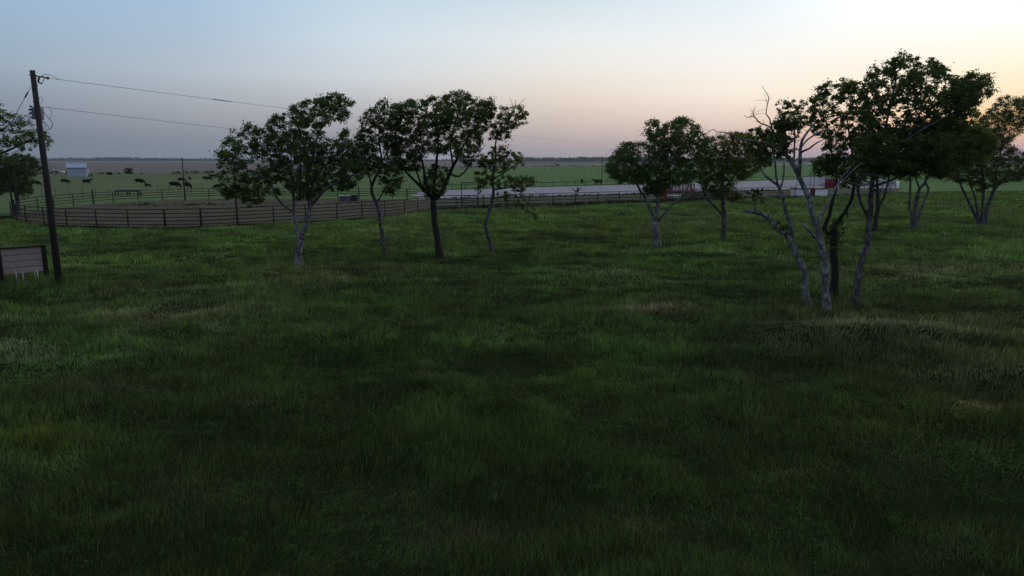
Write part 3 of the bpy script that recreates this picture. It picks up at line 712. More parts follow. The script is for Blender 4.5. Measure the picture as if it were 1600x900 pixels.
tree('tree', (1303, 463), [
    [(1303, 464, 6.5, 0), (1305, 432, 6, 0), (1303, 400, 5.6, 0), (1303, 366, 5.4, 0), (1305, 350, 4.4, 0)],
    [(1303, 375, 3.8, 0), (1288, 358, 3.4, .2), (1296, 336, 3, .3), (1302, 310, 2.6, .5), (1308, 280, 2, .6), (1300, 240, 1.4, .8), (1290, 190, .8, 1)],
    [(1305, 355, 3.4, 0), (1314, 341, 3, -.2), (1324, 325, 2.6, -.3), (1331, 308, 2.4, -.4), (1336, 280, 1.8, -.5), (1330, 230, 1.4, -.8), (1322, 180, .9, -1)],
    [(1322, 328, 1.6, -.3), (1325, 340, 1, -.4)],
    [(1308, 280, 1.4, .6), (1285, 262, 1.1, 1), (1272, 275, .8, 1.2)]],
    [dict(p=[(1262, 180), (1268, 155), (1278, 138), (1292, 130), (1312, 124), (1340, 124), (1355, 150), (1360, 200), (1350, 240), (1330, 262), (1300, 262), (1284, 240), (1290, 215), (1268, 205)], n=330, d=1.3, r=.17, gap=.44, per=52),
     dict(p=[(1268, 255), (1290, 242), (1320, 248), (1350, 262), (1347, 288), (1325, 292), (1308, 284), (1300, 272), (1272, 272)], n=120, d=1.1, r=.2, gap=.36),
     dict(p=[(1292, 352), (1302, 340), (1318, 345), (1320, 370), (1316, 392), (1304, 400), (1294, 392), (1290, 370)], n=28, d=.32, r=.13, gap=.25)],
    'tree with leafy sprouts round its dark trunk behind the pale bleached trunk', 'bark_dark', GRP, leafsize=.042, seed=9, thick=.95)
tree('tree', (1338, 486), [
    [(1338, 487, 6.5, 0), (1336, 466, 5.8, 0), (1340, 439, 5.4, 0), (1344, 414, 5, 0), (1353, 392, 4.8, 0), (1357, 365, 4.6, 0), (1358, 335, 4.6, 0), (1361, 310, 4, 0), (1363, 285, 3.4, 0), (1366, 255, 2.8, 0), (1378, 215, 2, 0), (1392, 165, 1.4, 0), (1402, 110, .8, 0)],
    [(1358, 340, 2.8, 0), (1349, 326, 2.4, -.2), (1343, 310, 2.2, -.3), (1340, 285, 1.8, -.5), (1350, 230, 1.3, -.8), (1362, 160, .8, -1)],
    [(1364, 280, 2, 0), (1373, 262, 1.8, -.6), (1390, 243, 1.6, -1), (1416, 219, 1.4, -1.4), (1446, 200, 1, -1.7), (1480, 180, .6, -1.9)],
    [(1362, 292, 2.2, 0), (1385, 284, 2, .3), (1402, 277, 1.8, .4), (1427, 269, 1.6, .5), (1454, 255, 1.3, .6), (1495, 245, 1, .7), (1538, 245, .6, .8)],
    [(1368, 250, 1.8, 0), (1410, 200, 1.4, .9), (1450, 150, .9, 1.3)], [(1416, 219, 1, -1.4), (1440, 170, .8, -1.2), (1450, 110, .5, -1)],
    [(1454, 255, 1, .6), (1490, 200, .8, .9), (1525, 150, .5, 1.1)]],
    [dict(p=[(1345, 140), (1358, 110), (1372, 104), (1388, 96), (1396, 90), (1410, 83), (1424, 90), (1450, 89), (1466, 100), (1478, 106), (1490, 118), (1505, 122), (1512, 150), (1508, 200), (1490, 215), (1450, 205), (1400, 215), (1360, 215), (1345, 190)], n=520, d=1.8, r=.18, gap=.44, per=48),
     dict(p=[(1500, 125), (1520, 113), (1532, 118), (1542, 116), (1552, 125), (1553, 140), (1545, 150), (1530, 146), (1522, 168), (1530, 180), (1510, 200), (1490, 200), (1490, 140)], n=150, d=1.6, r=.21, gap=.44),
     dict(p=[(1345, 215), (1380, 200), (1420, 205), (1460, 200), (1500, 200), (1545, 205), (1555, 225), (1540, 250), (1500, 262), (1470, 276), (1440, 270), (1415, 273), (1390, 274), (1365, 276), (1342, 268), (1338, 240)], n=760, d=2.2, r=.2, gap=.36)],
    'tallest widest tree on the right with an oak-like dark crown and leaning lichened trunk', 'bark_mid', GRP, leafsize=.044,
    dead=[[(1362, 288, 1, -.2), (1345, 276, .8, -.8), (1352, 273, .8, -1.1), (1378, 275, .7, -1.4), (1386, 284, .6, -1.6), (1391, 298, .5, -1.7), (1391, 322, .35, -1.8), (1384, 340, .2, -1.8)],
          [(1355, 248, 1, -1), (1340, 260, .8, -1.3), (1322, 277, .7, -1.5), (1312, 290, .5, -1.6)],
          [(1366, 283, 1.2, 0), (1345, 290, 1, -1), (1318, 281, .8, -1.6), (1300, 279, .6, -1.8), (1282, 290, .4, -1.9)]],
    seed=10, thick=.95)
tree('tree', (1367, 361), [
    [(1367, 361, 5, 0), (1369, 340, 4.4, 0), (1372, 323, 4, 0), (1371, 296, 3, 0), (1368, 262, 2, 0), (1362, 235, 1.2, 0)],
    [(1373, 322, 2.6, 0), (1381, 308, 2.4, .3), (1386, 293, 2, .5), (1392, 262, 1.4, .8)]],
    [dict(p=[(1335, 250), (1350, 230), (1380, 225), (1400, 235), (1405, 262), (1395, 272), (1370, 276), (1345, 270)], n=150, d=2, r=.34, gap=.3, per=70)],
    'thin forked tree half hidden behind the leaning lichened trunk', 'bark_dark', GRP, seed=11)
tree('tree', (1429, 358), [
    [(1430, 359, 7, 0), (1428, 342, 6.4, 0), (1426, 330, 5, 0)],
    [(1427, 335, 3, 0), (1421, 325, 2.6, -.2), (1422, 300, 2.2, -.3), (1421, 272, 1.6, -.4), (1412, 235, 1, -.5)],
    [(1428, 340, 5, 0), (1432, 313, 4, 0), (1437, 294, 3, 0), (1448, 281, 2.4, .1), (1455, 250, 1.6, .2), (1450, 215, 1, .3)],
    [(1431, 350, 3.4, 0), (1440, 325, 2.8, .4), (1447, 308, 2.4, .5), (1451, 293, 2, .6), (1446, 280, 1.6, .7), (1470, 245, 1, .9)],
    [(1437, 294, 2, 0), (1431, 280, 1.6, -.6), (1428, 262, 1, -.8)]],
    [dict(p=[(1392, 235), (1410, 205), (1440, 190), (1480, 185), (1520, 185), (1548, 200), (1545, 235), (1510, 262), (1490, 272), (1478, 288), (1462, 276), (1440, 275), (1415, 282), (1398, 270)], n=430, d=2.8, r=.38, gap=.3, per=76)],
    'dark low-forked tree in the right middle ground with stems close together', 'bark_mid', GRP, seed=12)
tree('tree', (1535, 352), [
    [(1530, 352, 4, 0), (1521, 330, 3, 0), (1507, 302, 2.4, 0), (1500, 285, 1.6, 0), (1490, 255, 1, 0)],
    [(1532, 352, 3.4, .1), (1527, 330, 2.2, .3), (1523, 306, 1.8, .5), (1512, 280, 1.1, .7)],
    [(1535, 352, 4.2, 0), (1535, 323, 3.2, -.2), (1537, 285, 2.4, -.3), (1532, 240, 1.5, -.4), (1540, 190, .8, -.5)],
    [(1539, 352, 4.6, 0), (1543, 323, 4, .1), (1555, 294, 3, .2), (1570, 284, 2, .3), (1588, 275, 1.5, .3), (1605, 250, .8, .3)],
    [(1552, 300, 2.2, .2), (1560, 255, 1.6, .5), (1570, 200, 1, .7), (1580, 165, .5, .8)]],
    [dict(p=[(1485, 262), (1498, 225), (1520, 195), (1545, 175), (1562, 155), (1580, 150), (1592, 156), (1612, 150), (1640, 175), (1650, 200), (1615, 205), (1585, 212), (1575, 225), (1600, 240), (1640, 250), (1625, 272), (1600, 280), (1572, 285), (1548, 292), (1530, 300), (1515, 285), (1498, 285), (1480, 275)], n=900, d=3.2, r=.38, gap=.31, per=82)],
    'fan-shaped tree of several thin stems at the right edge', 'bark_mid', GRP, leaf=(.058, .080, .030), yellow=.12, seed=13)
tree('tree', (-75, 425), [
    [(-75, 425, 11, 0), (-72, 380, 9, 0), (-66, 330, 8, 0), (-60, 280, 6, 0), (-62, 230, 4, 0), (-50, 170, 2, 0)],
    [(-60, 285, 4, 0), (-20, 250, 3, -.2), (20, 232, 2, 0), (50, 218, 1.4, .2), (78, 226, .8, .3)],
    [(-62, 250, 3, 0), (-25, 215, 2.4, .4), (10, 200, 1.4, .6)]],
    [dict(p=[(-140, 200), (-90, 155), (-20, 152), (0, 163), (16, 172), (28, 182), (42, 188), (46, 196), (38, 205), (60, 200), (74, 208), (78, 216), (88, 228), (86, 236), (72, 233), (55, 228), (40, 234), (22, 232), (8, 242), (-60, 262), (-130, 250)], n=330, d=1.7, r=.24, gap=.42, per=64)],
    'leafy bough reaching in from the left behind the utility pole', 'bark_dark', GRP, seed=14, leafsize=.045)
tree('tree', (30, 337), [
    [(30, 338, 5, 0), (28, 322, 4.4, 0), (26, 305, 4, 0), (18, 280, 2.6, 0), (10, 255, 1.4, 0)],
    [(27, 308, 2.6, 0), (38, 285, 2, .3), (45, 260, 1.2, .5)], [(24, 300, 2.4, 0), (0, 285, 1.8, -.4), (-20, 270, 1, -.6)]],
    [dict(p=[(-45, 260), (-20, 246), (5, 247), (24, 240), (30, 236), (34, 244), (46, 242), (60, 254), (62, 262), (55, 272), (50, 285), (49, 303), (36, 308), (22, 298), (5, 300), (-10, 306), (-30, 318), (-45, 300)], n=520, d=2.6, r=.42, gap=.22, per=80)],
    'dense low tree at the left corner of the round pen', 'bark_mid', GRP, leaf=(.048, .072, .026), leafsize=.06, seed=15)

# broad-leaved weeds standing in the meadow
def meadow_weeds():
    C = []; Rr = []
    spots = [(random.uniform(0, 1600), 900 - 400 * random.random() ** 1.3, random.randint(2, 7)) for _ in range(90)] + [(535 + random.gauss(0, 55), 562 + random.gauss(0, 14), 6) for _ in range(26)] + [(440 + random.gauss(0, 12), 775, 5), (980, 850, 5), (60 + random.gauss(0, 30), 760, 8), (1010, 850, 4)]
    for px, py, k in spots:
        p = G(px, py); z = float(hgt(np.array([p.x]), np.array([p.y]))[0])
        for _ in range(k):
            q = (p.x + random.gauss(0, .16), p.y + random.gauss(0, .16)); C.append((q[0], q[1], z + random.uniform(.08, .34))); Rr.append(random.uniform(.05, .10))
    o = leaf_cloud(C, Rr, 16, .026, (.034, .070, .022), name='meadow_weeds', m=M['weed'], var=.5, aspect=.45)
    put(o, 'small bright broad-leaved weeds dotted through the near grass', 'weeds', kind='stuff')
meadow_weeds()

# ------------------------------------------------------------------ pipe fences
def pipe_fence(px, label, rails, height, mat_='pipe', thickposts=(), name='pipe_fence', cat='fence', extra_posts=(), rr=.036, pr=.05):
    pts = [G(*p) for p in px]; o0 = pts[0]
    root = empty(name, (o0.x, o0.y, 0)); put(root, label, cat, 'pipe fences round the pens')
    posts = [p - o0 for p in pts]
    for i, p in enumerate(posts):
        r = pr * (1.7 if i in thickposts else 1); h = height + (.35 if i in extra_posts else .03)
        MB().tube([p + Vector((0, 0, -.2)), p + Vector((0, 0, h))], r, 8).build('post', M[mat_], root)
    for z in rails:
        mb = MB()
        dn = Vector((0, 0, z)); seq = [p + dn for p in posts]
        seq = [q + Vector((0, 0, random.uniform(-.015, .015))) for q in seq]
        mb.tube(seq, rr, 6); mb.build('rail', M[mat_], root)
    return root
R5 = (.26, .56, .86, 1.16, 1.5)
pipe_fence([(24, 337), (18.5, 341), (27, 347), (41.5, 349), (69.5, 351.5), (105, 354.5), (151.5, 355), (201, 356), (258.5, 356), (315, 355), (371, 352.5), (428, 349), (478, 346.5), (527, 343.5), (566, 340), (602, 338.5), (632.5, 335), (653, 331), (676, 327.5)],
           'brown pipe fence curving along the near side of the round pen', R5, 1.52, thickposts=(8, 9))
pipe_fence([(24, 337), (60, 330), (85, 327), (115.5, 323.5), (146.5, 320.5), (177.5, 318.5), (216.5, 316), (254, 314.3), (289, 313), (327, 312), (380, 311.4), (430, 311.4), (480, 311.6), (528, 312), (561, 312), (613, 311.8), (636, 312.6), (668, 314)],
           'brown pipe fence along the far side of the round pen', R5[1:], 1.52, extra_posts=(4, 14), thickposts=(4, 14, 16))
pipe_fence([(676, 327.5), (713, 326.2), (755.6, 324.8), (790, 323.6), (827, 322.6), (864, 321.6), (899, 320.4), (933.7, 318.8), (967.6, 317.6), (1000, 316.2), (1031, 315.6), (1050, 314.6), (1083, 313.4), (1120, 312), (1158, 310.5), (1190, 309.4), (1215, 308.4), (1242, 307.6)],
           'long straight pipe fence in front of the pale gravel yard', (.35, .72, 1.1, 1.48), 1.5)
pipe_fence([(666, 299), (690, 298), (726, 297.2), (760, 296), (804, 294.8), (850, 293.4), (887, 292.2), (913, 291.4), (960, 290), (1010, 288.6), (1060, 287), (1100, 285.8), (1150, 284.2), (1200, 282.6), (1240, 281.4), (1290, 280)],
           'low dark fence along the far edge of the gravel yard', (.25, 1.0), 1.05, rr=.05, pr=.05)
# overhead gate frame
def gate(px1, px2, top_px, label):
    a = G(*px1); b = G(*px2); Y = (a.y + b.y) / 2; root = empty('gate_frame', (a.x, a.y, 0)); put(root, label, 'gate')
    hgt_ = P(px1[0], top_px, Y).z; d = b - a
    for p in (Vector(), d): MB().tube([p + Vector((0, 0, -.2)), p + Vector((0, 0, hgt_))], .05, 8).build('post', M['pipe'], root)
    MB().tube([Vector((0, 0, hgt_)), d + Vector((0, 0, hgt_))], .05, 8).build('crossbar', M['pipe'], root)
    mb = MB()
    for z in (.3, .6, .9, 1.2, 1.45): mb.tube([Vector((.08, -.06, z)), d + Vector((-.08, -.06, z))], .025, 6)
    for k in (.03, .97): mb.tube([d * k + Vector((0, -.06, .3)), d * k + Vector((0, -.06, 1.45))], .025, 6)
    mb.build('gate_leaf', M['pipe'], root)
gate((721.5, 326), (747, 325), 285.3, 'tall square pipe gate frame between the slim trees')
# field fences of thin posts and wire
def wire_fence(p0, p1, n, h, label, wires=4, r=.035):
    a = G(*p0); b = G(*p1); root = empty('wire_fence', (a.x, a.y, 0)); put(root, label, 'fence')
    d = b - a
    for k in range(n):
        q = d * (k / (n - 1)) + Vector((0, random.uniform(-.1, .1), 0)); hh = h * random.uniform(.9, 1.1)
        MB().tube([q + Vector((0, 0, -.1)), q + Vector((random.uniform(-.04, .04), 0, hh))], r, 5).build('post', M['post_dark'], root)
    mb = MB()
    for k in range(wires):
        z = h * (.25 + .7 * k / max(1, wires - 1)); mb.tube([Vector((0, 0, z)), d + Vector((0, 0, z))], .007, 4)
    mb.build('wire', M['wire'], root)
wire_fence((640, 297.5), (1010, 287.8), 21, 1.35, 'thin posts and wire just behind the gravel yard', r=.045)
wire_fence((230, 302), (520, 301), 18, 1.35, 'thin posts and wire between the round pen and the cattle', r=.03)
wire_fence((840, 266.6), (1010, 265.2), 18, 1.5, 'faint distant line of posts crossing the green pasture', r=.06)
wire_fence((66, 309), (190, 307), 7, 1.3, 'short run of thin posts behind the pen below the white shed', r=.03)

# tall light poles of the arena
def tall_post(base, top, label):
    a = G(*base); root_z = P(base[0], top, a.y).z
    o = empty('light_pole', (a.x, a.y, 0)); put(o, label, 'pole', 'tall bare poles round the pens')
    MB().tube([(0, 0, -.3), (0, 0, root_z * .5), (.03, 0, root_z)], [.085, .075, .06], 8).build('pole', M['post_dark'], o)
    MB().tube([(0, 0, root_z - .02), (0, 0, root_z + .06)], [.075, .05], 8).build('cap', M['post_dark'], o)
tall_post((290, 315), 247, 'tall thin pole rising among the grazing cattle')
tall_post((371.5, 352), 246, 'tall thin pole at the pen fence behind the leftmost row tree')
tall_post((940, 290.6), 244, 'tall thin pole beside the cow beyond the gravel yard')
tall_post((22, 340), 262, 'tall thin pole at the left corner of the round pen')

# ------------------------------------------------------------------ utility pole, wires
def utility_pole():
    b = G(93, 447); Y = b.y; top = P(50.5, 110, Y); root = empty('utility_pole', (b.x, b.y, 0)); put(root, 'leaning wooden utility pole with a transformer near its top', 'utility pole')
    t = top - root.location
    MB().tube([Vector((0, 0, -.4)), t * .5 + Vector((.02, 0, 0)), t], [.15, .125, .10], 14).build('pole', M['wood_pole'], root)
    def w(x, y, dy=0): return P(x, y, Y + dy) - root.location
    # transformer can with its bracket and bushings, hanging behind the pole
    tr = MB(); c0, c1 = w(59.5, 187, .32), w(58.5, 168, .32)
    tr.tube([c0, c0.lerp(c1, .06), c0.lerp(c1, .94), c1, c1 + Vector((0, 0, .05))], [.20, .225, .225, .225, .12], 16)
    can = tr.build('transformer', M['can'], root)
    for z in (.15, .75):
        q = c0.lerp(c1, z); MB().bar(q + Vector((0, -.15, 0)), q + Vector((-.15, -.36, 0)), .06, .05).build('bracket', M['metal_grey'], can)
    for dx in (-.1, .06):
        p = c1 + Vector((dx, 0, .05)); MB().tube([p, p + Vector((0, 0, .08)), p + Vector((0, 0, .09)), p + Vector((0, 0, .2)), p + Vector((.02, 0, .28))], [.035, .05, .03, .05, .015], 8).build('bushing', M['insul'], can)
    ar = MB(); p = w(58, 163, .05); ar.tube([p, p + Vector((0, 0, .08)), p + Vector((.02, 0, .2)), p + Vector((0, 0, .26))], [.04, .06, .045, .02], 8); ar.build('surge_arrester', M['insul'], root)
    # arm with fused cut-out
    MB().tube([w(45, 117), w(56, 118.5), w(66, 120.5), w(75, 122)], [.018, .03, .022, .03], 8).build('bracket_arm', M['black'], root)
    MB().tube([w(52, 122.5), w(60, 122)], .015, 6).build('brace', M['black'], root)
    fc = MB(); fc.tube([w(62, 120), w(59.5, 127.5)], [.035, .035], 8); fc.tube([w(59.5, 127.5), w(65, 131)], .03, 8); fc.tube([w(65, 131), w(70, 122)], .014, 6); fc.tube([w(62, 120), w(66, 119), w(70, 122)], .02, 6)
    fc.build('fuse_cutout', M['insul'], root)
    ins = MB(); ins.tube([w(73, 121.5), w(74.2, 121.8), w(75.5, 122), w(77, 122.2)], [.03, .06, .06, .02], 10); ins.build('insulator', M['insul'], root)
    for y in (146.5, 136): MB().tube([w(54, y, -.12), w(54, y, .14)], .02, 6).build('bolt', M['metal_grey'], root)
    def arc(pts, r=.010, n=6):
        P_ = [w(*q) for q in pts]; o_ = []; lead = MB()
        for i in range(len(P_) - 1):
            p0 = P_[max(i - 1, 0)]; p1 = P_[i]; p2 = P_[i + 1]; p3 = P_[min(i + 2, len(P_) - 1)]
            for k in range(n):
                t_ = k / n; o_.append(.5 * ((2 * p1) + (p2 - p0) * t_ + (2 * p0 - 5 * p1 + 4 * p2 - p3) * t_ * t_ + (3 * p1 - p0 - 3 * p2 + p3) * t_ ** 3))
        o_.append(P_[-1]); lead.tube(o_, r, 5); lead.build('jumper_lead', M['black'], root)
    arc([(66, 118), (70, 116.5), (77, 117), (85, 120.5), (92, 124.5)])
    arc([(60, 128), (58, 138), (56.5, 146), (58, 156)], .007)
    arc([(65, 163, .1), (66, 154, .1), (63, 151.5, .1), (61.5, 155, .1)], .008)
    arc([(66, 174, .2), (74, 182, .2), (81.5, 192, .2), (80, 200, .2), (72, 203, .2)], .013)
    arc([(63, 187, .2), (69, 191, .2), (74, 196, .2), (77, 200, .2)], .012)
    arc([(63, 187, .2), (71, 196, .2), (68, 203, .2)], .010)
    arc([(74, 167, .1), (80, 171, .1), (80.5, 180, .1), (78, 187, .1)], .007)
    arc([(38, 180), (43, 184), (44.5, 191)], .010); arc([(46, 178), (48.5, 184), (48, 190)], .008)
    for y, r_ in ((166, .05), (171, .05), (176.5, .055)):
        MB().tube([w(50, y, 0), w(47, y, 0)], [.02, r_], 8).build('insulator', M['insul'], root)
utility_pole()
def far_pole(x, top, Y, label, arm=.8):
    p = P(x, top, Y); o = empty('utility_pole', (p.x, Y, 0)); put(o, label, 'utility pole')
    MB().tube([(0, 0, -.3), (0, 0, p.z)], [.15, .10], 8).build('pole', M['wood_pole'], o)
    MB().bar((-arm, 0, p.z - .35), (arm, 0, p.z - .35), .1, .12).build('crossarm', M['wood_pole'], o)
    for k in (-.8, 0, .8): MB().tube([(arm * k, 0, p.z - .28), (arm * k, 0, p.z - .1)], [.05, .03], 6).build('insulator', M['insul'], o)
    return p
EP = far_pole(1048, 227, 200, 'distant utility pole behind the bushy round tree carrying the two wires', .5)
far_pole(12.5, 243, 210, 'small distant crossarm pole above the tree at the left edge', .9)
def span(a, b, sag, r, label, name='overhead_wire', n=40):
    a = Vector(a); b = Vector(b); o = empty(name, a); put(o, label, 'wire')
    pts = [a.lerp(b, k / n) - Vector((0, 0, 4 * sag * (k / n) * (1 - k / n))) - a for k in range(n + 1)]
    MB().tube(pts, r, 5).build('strand', M['wire'], o)
    return o, pts
Yp = G(93, 447).y
o1, pts1 = span(P(77, 122.3, Yp), (EP.x, 200, EP.z - .1), .9, .008, 'upper overhead wire crossing the sky from the leaning pole')
MB().tube([pts1[2] + Vector((0, 0, .0)), pts1[2].lerp(pts1[3], .3)], .022, 6).build('splice', M['wire'], o1)
span(P(62, 166.5, Yp), (EP.x, 200, EP.z - 1.3), 2.2, .008, 'lower overhead wire sagging from the transformer towards the right')
span(P(48.5, 176.5, Yp), P(-160, 230, Yp + 4), .5, .016, 'thick service cable leaving the pole to the left')
o2, pts2 = span(P(48, 136, Yp), P(-118, 440, Yp + 1), 0.0, .011, 'steep guy wire running from the pole down to the left', 'guy_wire')
MB().tube([pts2[1], pts2[2]], .028, 8).build('strain_insulator', M['insul'], o2)
span((EP.x, 200, EP.z - .1), (EP.x + 75, 380, EP.z), 1.2, .008, 'overhead wire continuing behind the right-hand trees')

# ------------------------------------------------------------------ plank board at the left edge
def board():
    a = G(4, 447); b = G(74, 440); root = empty('plank_board', (a.x, a.y, 0)); put(root, 'weathered plank board in a dark frame beside the leaning pole', 'board')
    d = (b - a); d.z = 0; L = d.length; u = d.normalized(); ang = math.atan2(u.y, u.x); root.rotation_euler = (0, 0, ang)
    hL = 1.62
    MB().bar((0, 0, -.2), (0, 0, hL), .17, .17).build('post', M['frame_dark'], root)
    MB().bar((L, 0, -.2), (L, 0, hL - .0), .17, .17).build('post', M['frame_dark'], root)
    MB().bar((-.12, 0, hL + .035), (L + .1, 0, hL + .035), .19, .07).build('top_rail', M['frame_dark'], root)
    z0 = .50; n = 4; hh = (hL - z0 - .01) / n
    for k in range(n):
        MB().box((L / 2, -.01 + .006 * (k % 2), z0 + hh * (k + .5)), (L - .175, .045, hh - .022)).build('plank', M['board'], root)
    MB().box((L / 2, .045, (z0 + hL) / 2), (L - .19, .03, hL - z0 - .06)).build('backing', M['frame_dark'], root)
board()
for i, (x, y0, lab) in enumerate([(19.5, 446, 'white pipe stub under the plank board, leftmost of the four'), (30, 446, 'white pipe stub under the plank board, second from the left'),
                                  (48.5, 443, 'faint thin white pipe stub under the plank board, third from the left'), (53, 444, 'white pipe stub under the plank board nearest the right post')]):
    p = G(x, y0 + 4); z = float(hgt(np.array([p.x]), np.array([p.y + .55]))[0])
    o = empty('pipe_stub', (p.x, p.y + .35, z)); put(o, lab, 'pipe', 'white pipe stubs under the board')
    r = .03 if i != 2 else .018
    MB().tube([(0, 0, -.1), (-.02, 0, .62)], r * .85, 10).build('pipe', M['metal_grey'], o)
    MB().tube([(-.02, 0, .62), (-.02, 0, .67)], r * 1.1, 10).build('pipe_cap', M['metal_grey'], o)

# ------------------------------------------------------------------ white shed and things beyond
def shed():
    a = G(106, 276.3); b = G(143.5, 276); Y = a.y; root = empty('white_shed', (a.x, Y, 0)); put(root, 'small white corrugated shed at the edge of the ploughed field', 'shed')
    root.rotation_euler = (0, 0, R(29)); wd = (b.x - a.x) / 1.17; D = 5.0; h = P(106, 261.8, Y).z; hr = P(120, 254.5, Y + 2.5).z
    def corr(mb, p, q, z0, z1, n, amp=.05, top=None):
        p = Vector(p); q = Vector(q); d = q - p; nn = Vector((d.y, -d.x, 0)).normalized(); b0 = len(mb.v)
        for k in range(n + 1):
            off = nn * (amp if k % 2 else 0); c = p + d * (k / n) + off
            zt = z1 if top is None else top(k / n)
            mb.v.append((c.x, c.y, z0)); mb.v.append((c.x, c.y, zt))
        for k in range(n): mb.f.append((b0 + 2 * k, b0 + 2 * k + 2, b0 + 2 * k + 3, b0 + 2 * k + 1)); mb.sm.append(False)
    w1 = MB(); corr(w1, (0, 0, 0), (wd, 0, 0), -.1, h, 44); corr(w1, (wd, 0, 0), (wd, D, 0), -.1, h, 24, top=lambda t: h + (hr - h) * (1 - abs(2 * t - 1)))
    corr(w1, (wd, D, 0), (0, D, 0), -.1, h, 44); corr(w1, (0, D, 0), (0, 0, 0), -.1, h, 24, top=lambda t: h + (hr - h) * (1 - abs(2 * t - 1)))
    w1.build('wall', M['corr'], root)
    rf = MB(); o_ = .25
    for s, e in ((0, 1), (1, -1)):
        y0 = -o_ if s == 0 else D + o_; zl = h - (hr - h) * o_ / (D / 2) + .06
        pts = [(-o_, y0, zl), (wd + o_, y0, zl), (wd + o_, D / 2, hr + .06), (-o_, D / 2, hr + .06)]
        if s: pts.reverse()
        rf.poly(pts); rf.poly([(x, y, z - .07) for x, y, z in reversed(pts)])
    roof = rf.build('roof', M['corr'], root)
    MB().bar((-o_, D / 2, hr + .1), (wd + o_, D / 2, hr + .1), .3, .1).build('ridge_cap', M['white'], roof)
    MB().bar((-o_, -o_ - .03, h - .1), (wd + o_, -o_ - .03, h - .1), .06, .12).build('gutter', M['bluegrey'], root)
    MB().bar((wd + .07, -.05, 0), (wd + .07, -.05, h), .12, .12).build('corner_trim', M['bwhite'], root)
    MB().bar((wd + .75, .6, 0), (wd + .5, .6, h - .2), .14, .14).build('lean_post', M['bwhite'], root)
    MB().box((wd + .9, 1.2, .35), (1.3, 1.2, .7)).build('tank', M['black'], root)
shed()
# irrigation pipe arch left of the shed
Yq = G(90, 275).y
q = empty('irrigation_pipe', (P(76, 273, Yq).x, Yq, 0)); put(q, 'pale curved pipe lying left of the white shed', 'pipe')
pl = [P(74, 268.5, Yq + 2), P(84, 265.6, Yq), P(92, 266.3, Yq), P(99, 268.2, Yq)]
MB().tube([p - q.location for p in pl], .09, 8).build('pipe', M['bwhite'], q)
MB().tube([P(97, 268.3, Yq) - q.location, P(101, 268.9, Yq) - q.location], .3, 10).build('nozzle', M['bwhite'], q)
MB().tube([P(84, 265.6, Yq) - q.location, Vector((P(84, 265.6, Yq).x - q.location.x, 0, 0))], .05, 6).build('strut', M['metal_grey'], q)
MB().tube([P(99, 268.5, Yq) - q.location, Vector((P(99, 265.6, Yq).x - q.location.x, 0, 0))], .05, 6).build('strut', M['metal_grey'], q)
# feed bunk behind the pen
def bunk(x0, x1, y, label, h=.85, w=.8, m='bluegrey', name='feed_bunk'):
    a = G(x0, y); b = G(x1, y); o = empty(name, (a.x, a.y, 0)); put(o, label, 'trough'); L = b.x - a.x
    mb = MB(); mb.bar((0, -w / 2, h - .12), (L, -w / 2, h - .12), .06, .26); mb.bar((0, w / 2, h - .12), (L, w / 2, h - .12), .06, .26); mb.bar((0, 0, h - .28), (L, 0, h - .28), w, .06)
    mb.bar((.03, -w / 2, h - .12), (.03, w / 2, h - .12), .06, .24); mb.bar((L - .03, -w / 2, h - .12), (L - .03, w / 2, h - .12), .06, .24); mb.build('trough', M[m], o)
    for k in (.02, .5, .97):
        for s in (-1, 1): MB().bar((L * k, s * w / 2.4, -.05), (L * k, s * w / 2.2, h - .3), .14, .14).build('leg', M['post_dark'], o)
    return o
bunk(182, 220, 305.2, 'grey rail feed bunk behind the far pen fence')
bx = G(530, 315.5); ob = empty('feed_box', (bx.x, bx.y, 0)); put(ob, 'low grey metal feed box with a black open end in the pen', 'feed box')
L1 = P(548, 315, bx.y).x - bx.x; L2 = P(558, 315, bx.y).x - bx.x
MB().box((L1 / 2, .4, .42), (L1, .9, .62)).build('body', M['bluegrey'], ob)
MB().box((L1 / 2, .4, .78), (L1 + .1, 1.0, .06)).build('lid', M['metal_grey'], ob)
MB().box(((L1 + L2) / 2 + .02, .4, .46), (L2 - L1, .9, .9)).build('hopper', M['black'], ob)
for k in (.1, L1 - .1): MB().box((k, .4, .05), (.1, .8, .12)).build('skid', M['post_dark'], ob)
# grey box in the pasture
bx = G(808, 289.5); ob = empty('deer_blind', (bx.x, bx.y, 0)); put(ob, 'small grey box on short legs in the green pasture', 'hut')
zt = P(808, 277.5, bx.y).z
MB().box((0, 0, (zt + .45) / 2), (.95, .9, zt - .45)).build('body', M['bluegrey'], ob)
MB().box((0, 0, zt + .03), (1.1, 1.05, .07)).build('roof', M['metal_grey'], ob)
for sx in (-.4, .4):
    for sy in (-.38, .38): MB().box((sx, sy, .2), (.08, .08, .5)).build('leg', M['post_dark'], ob)

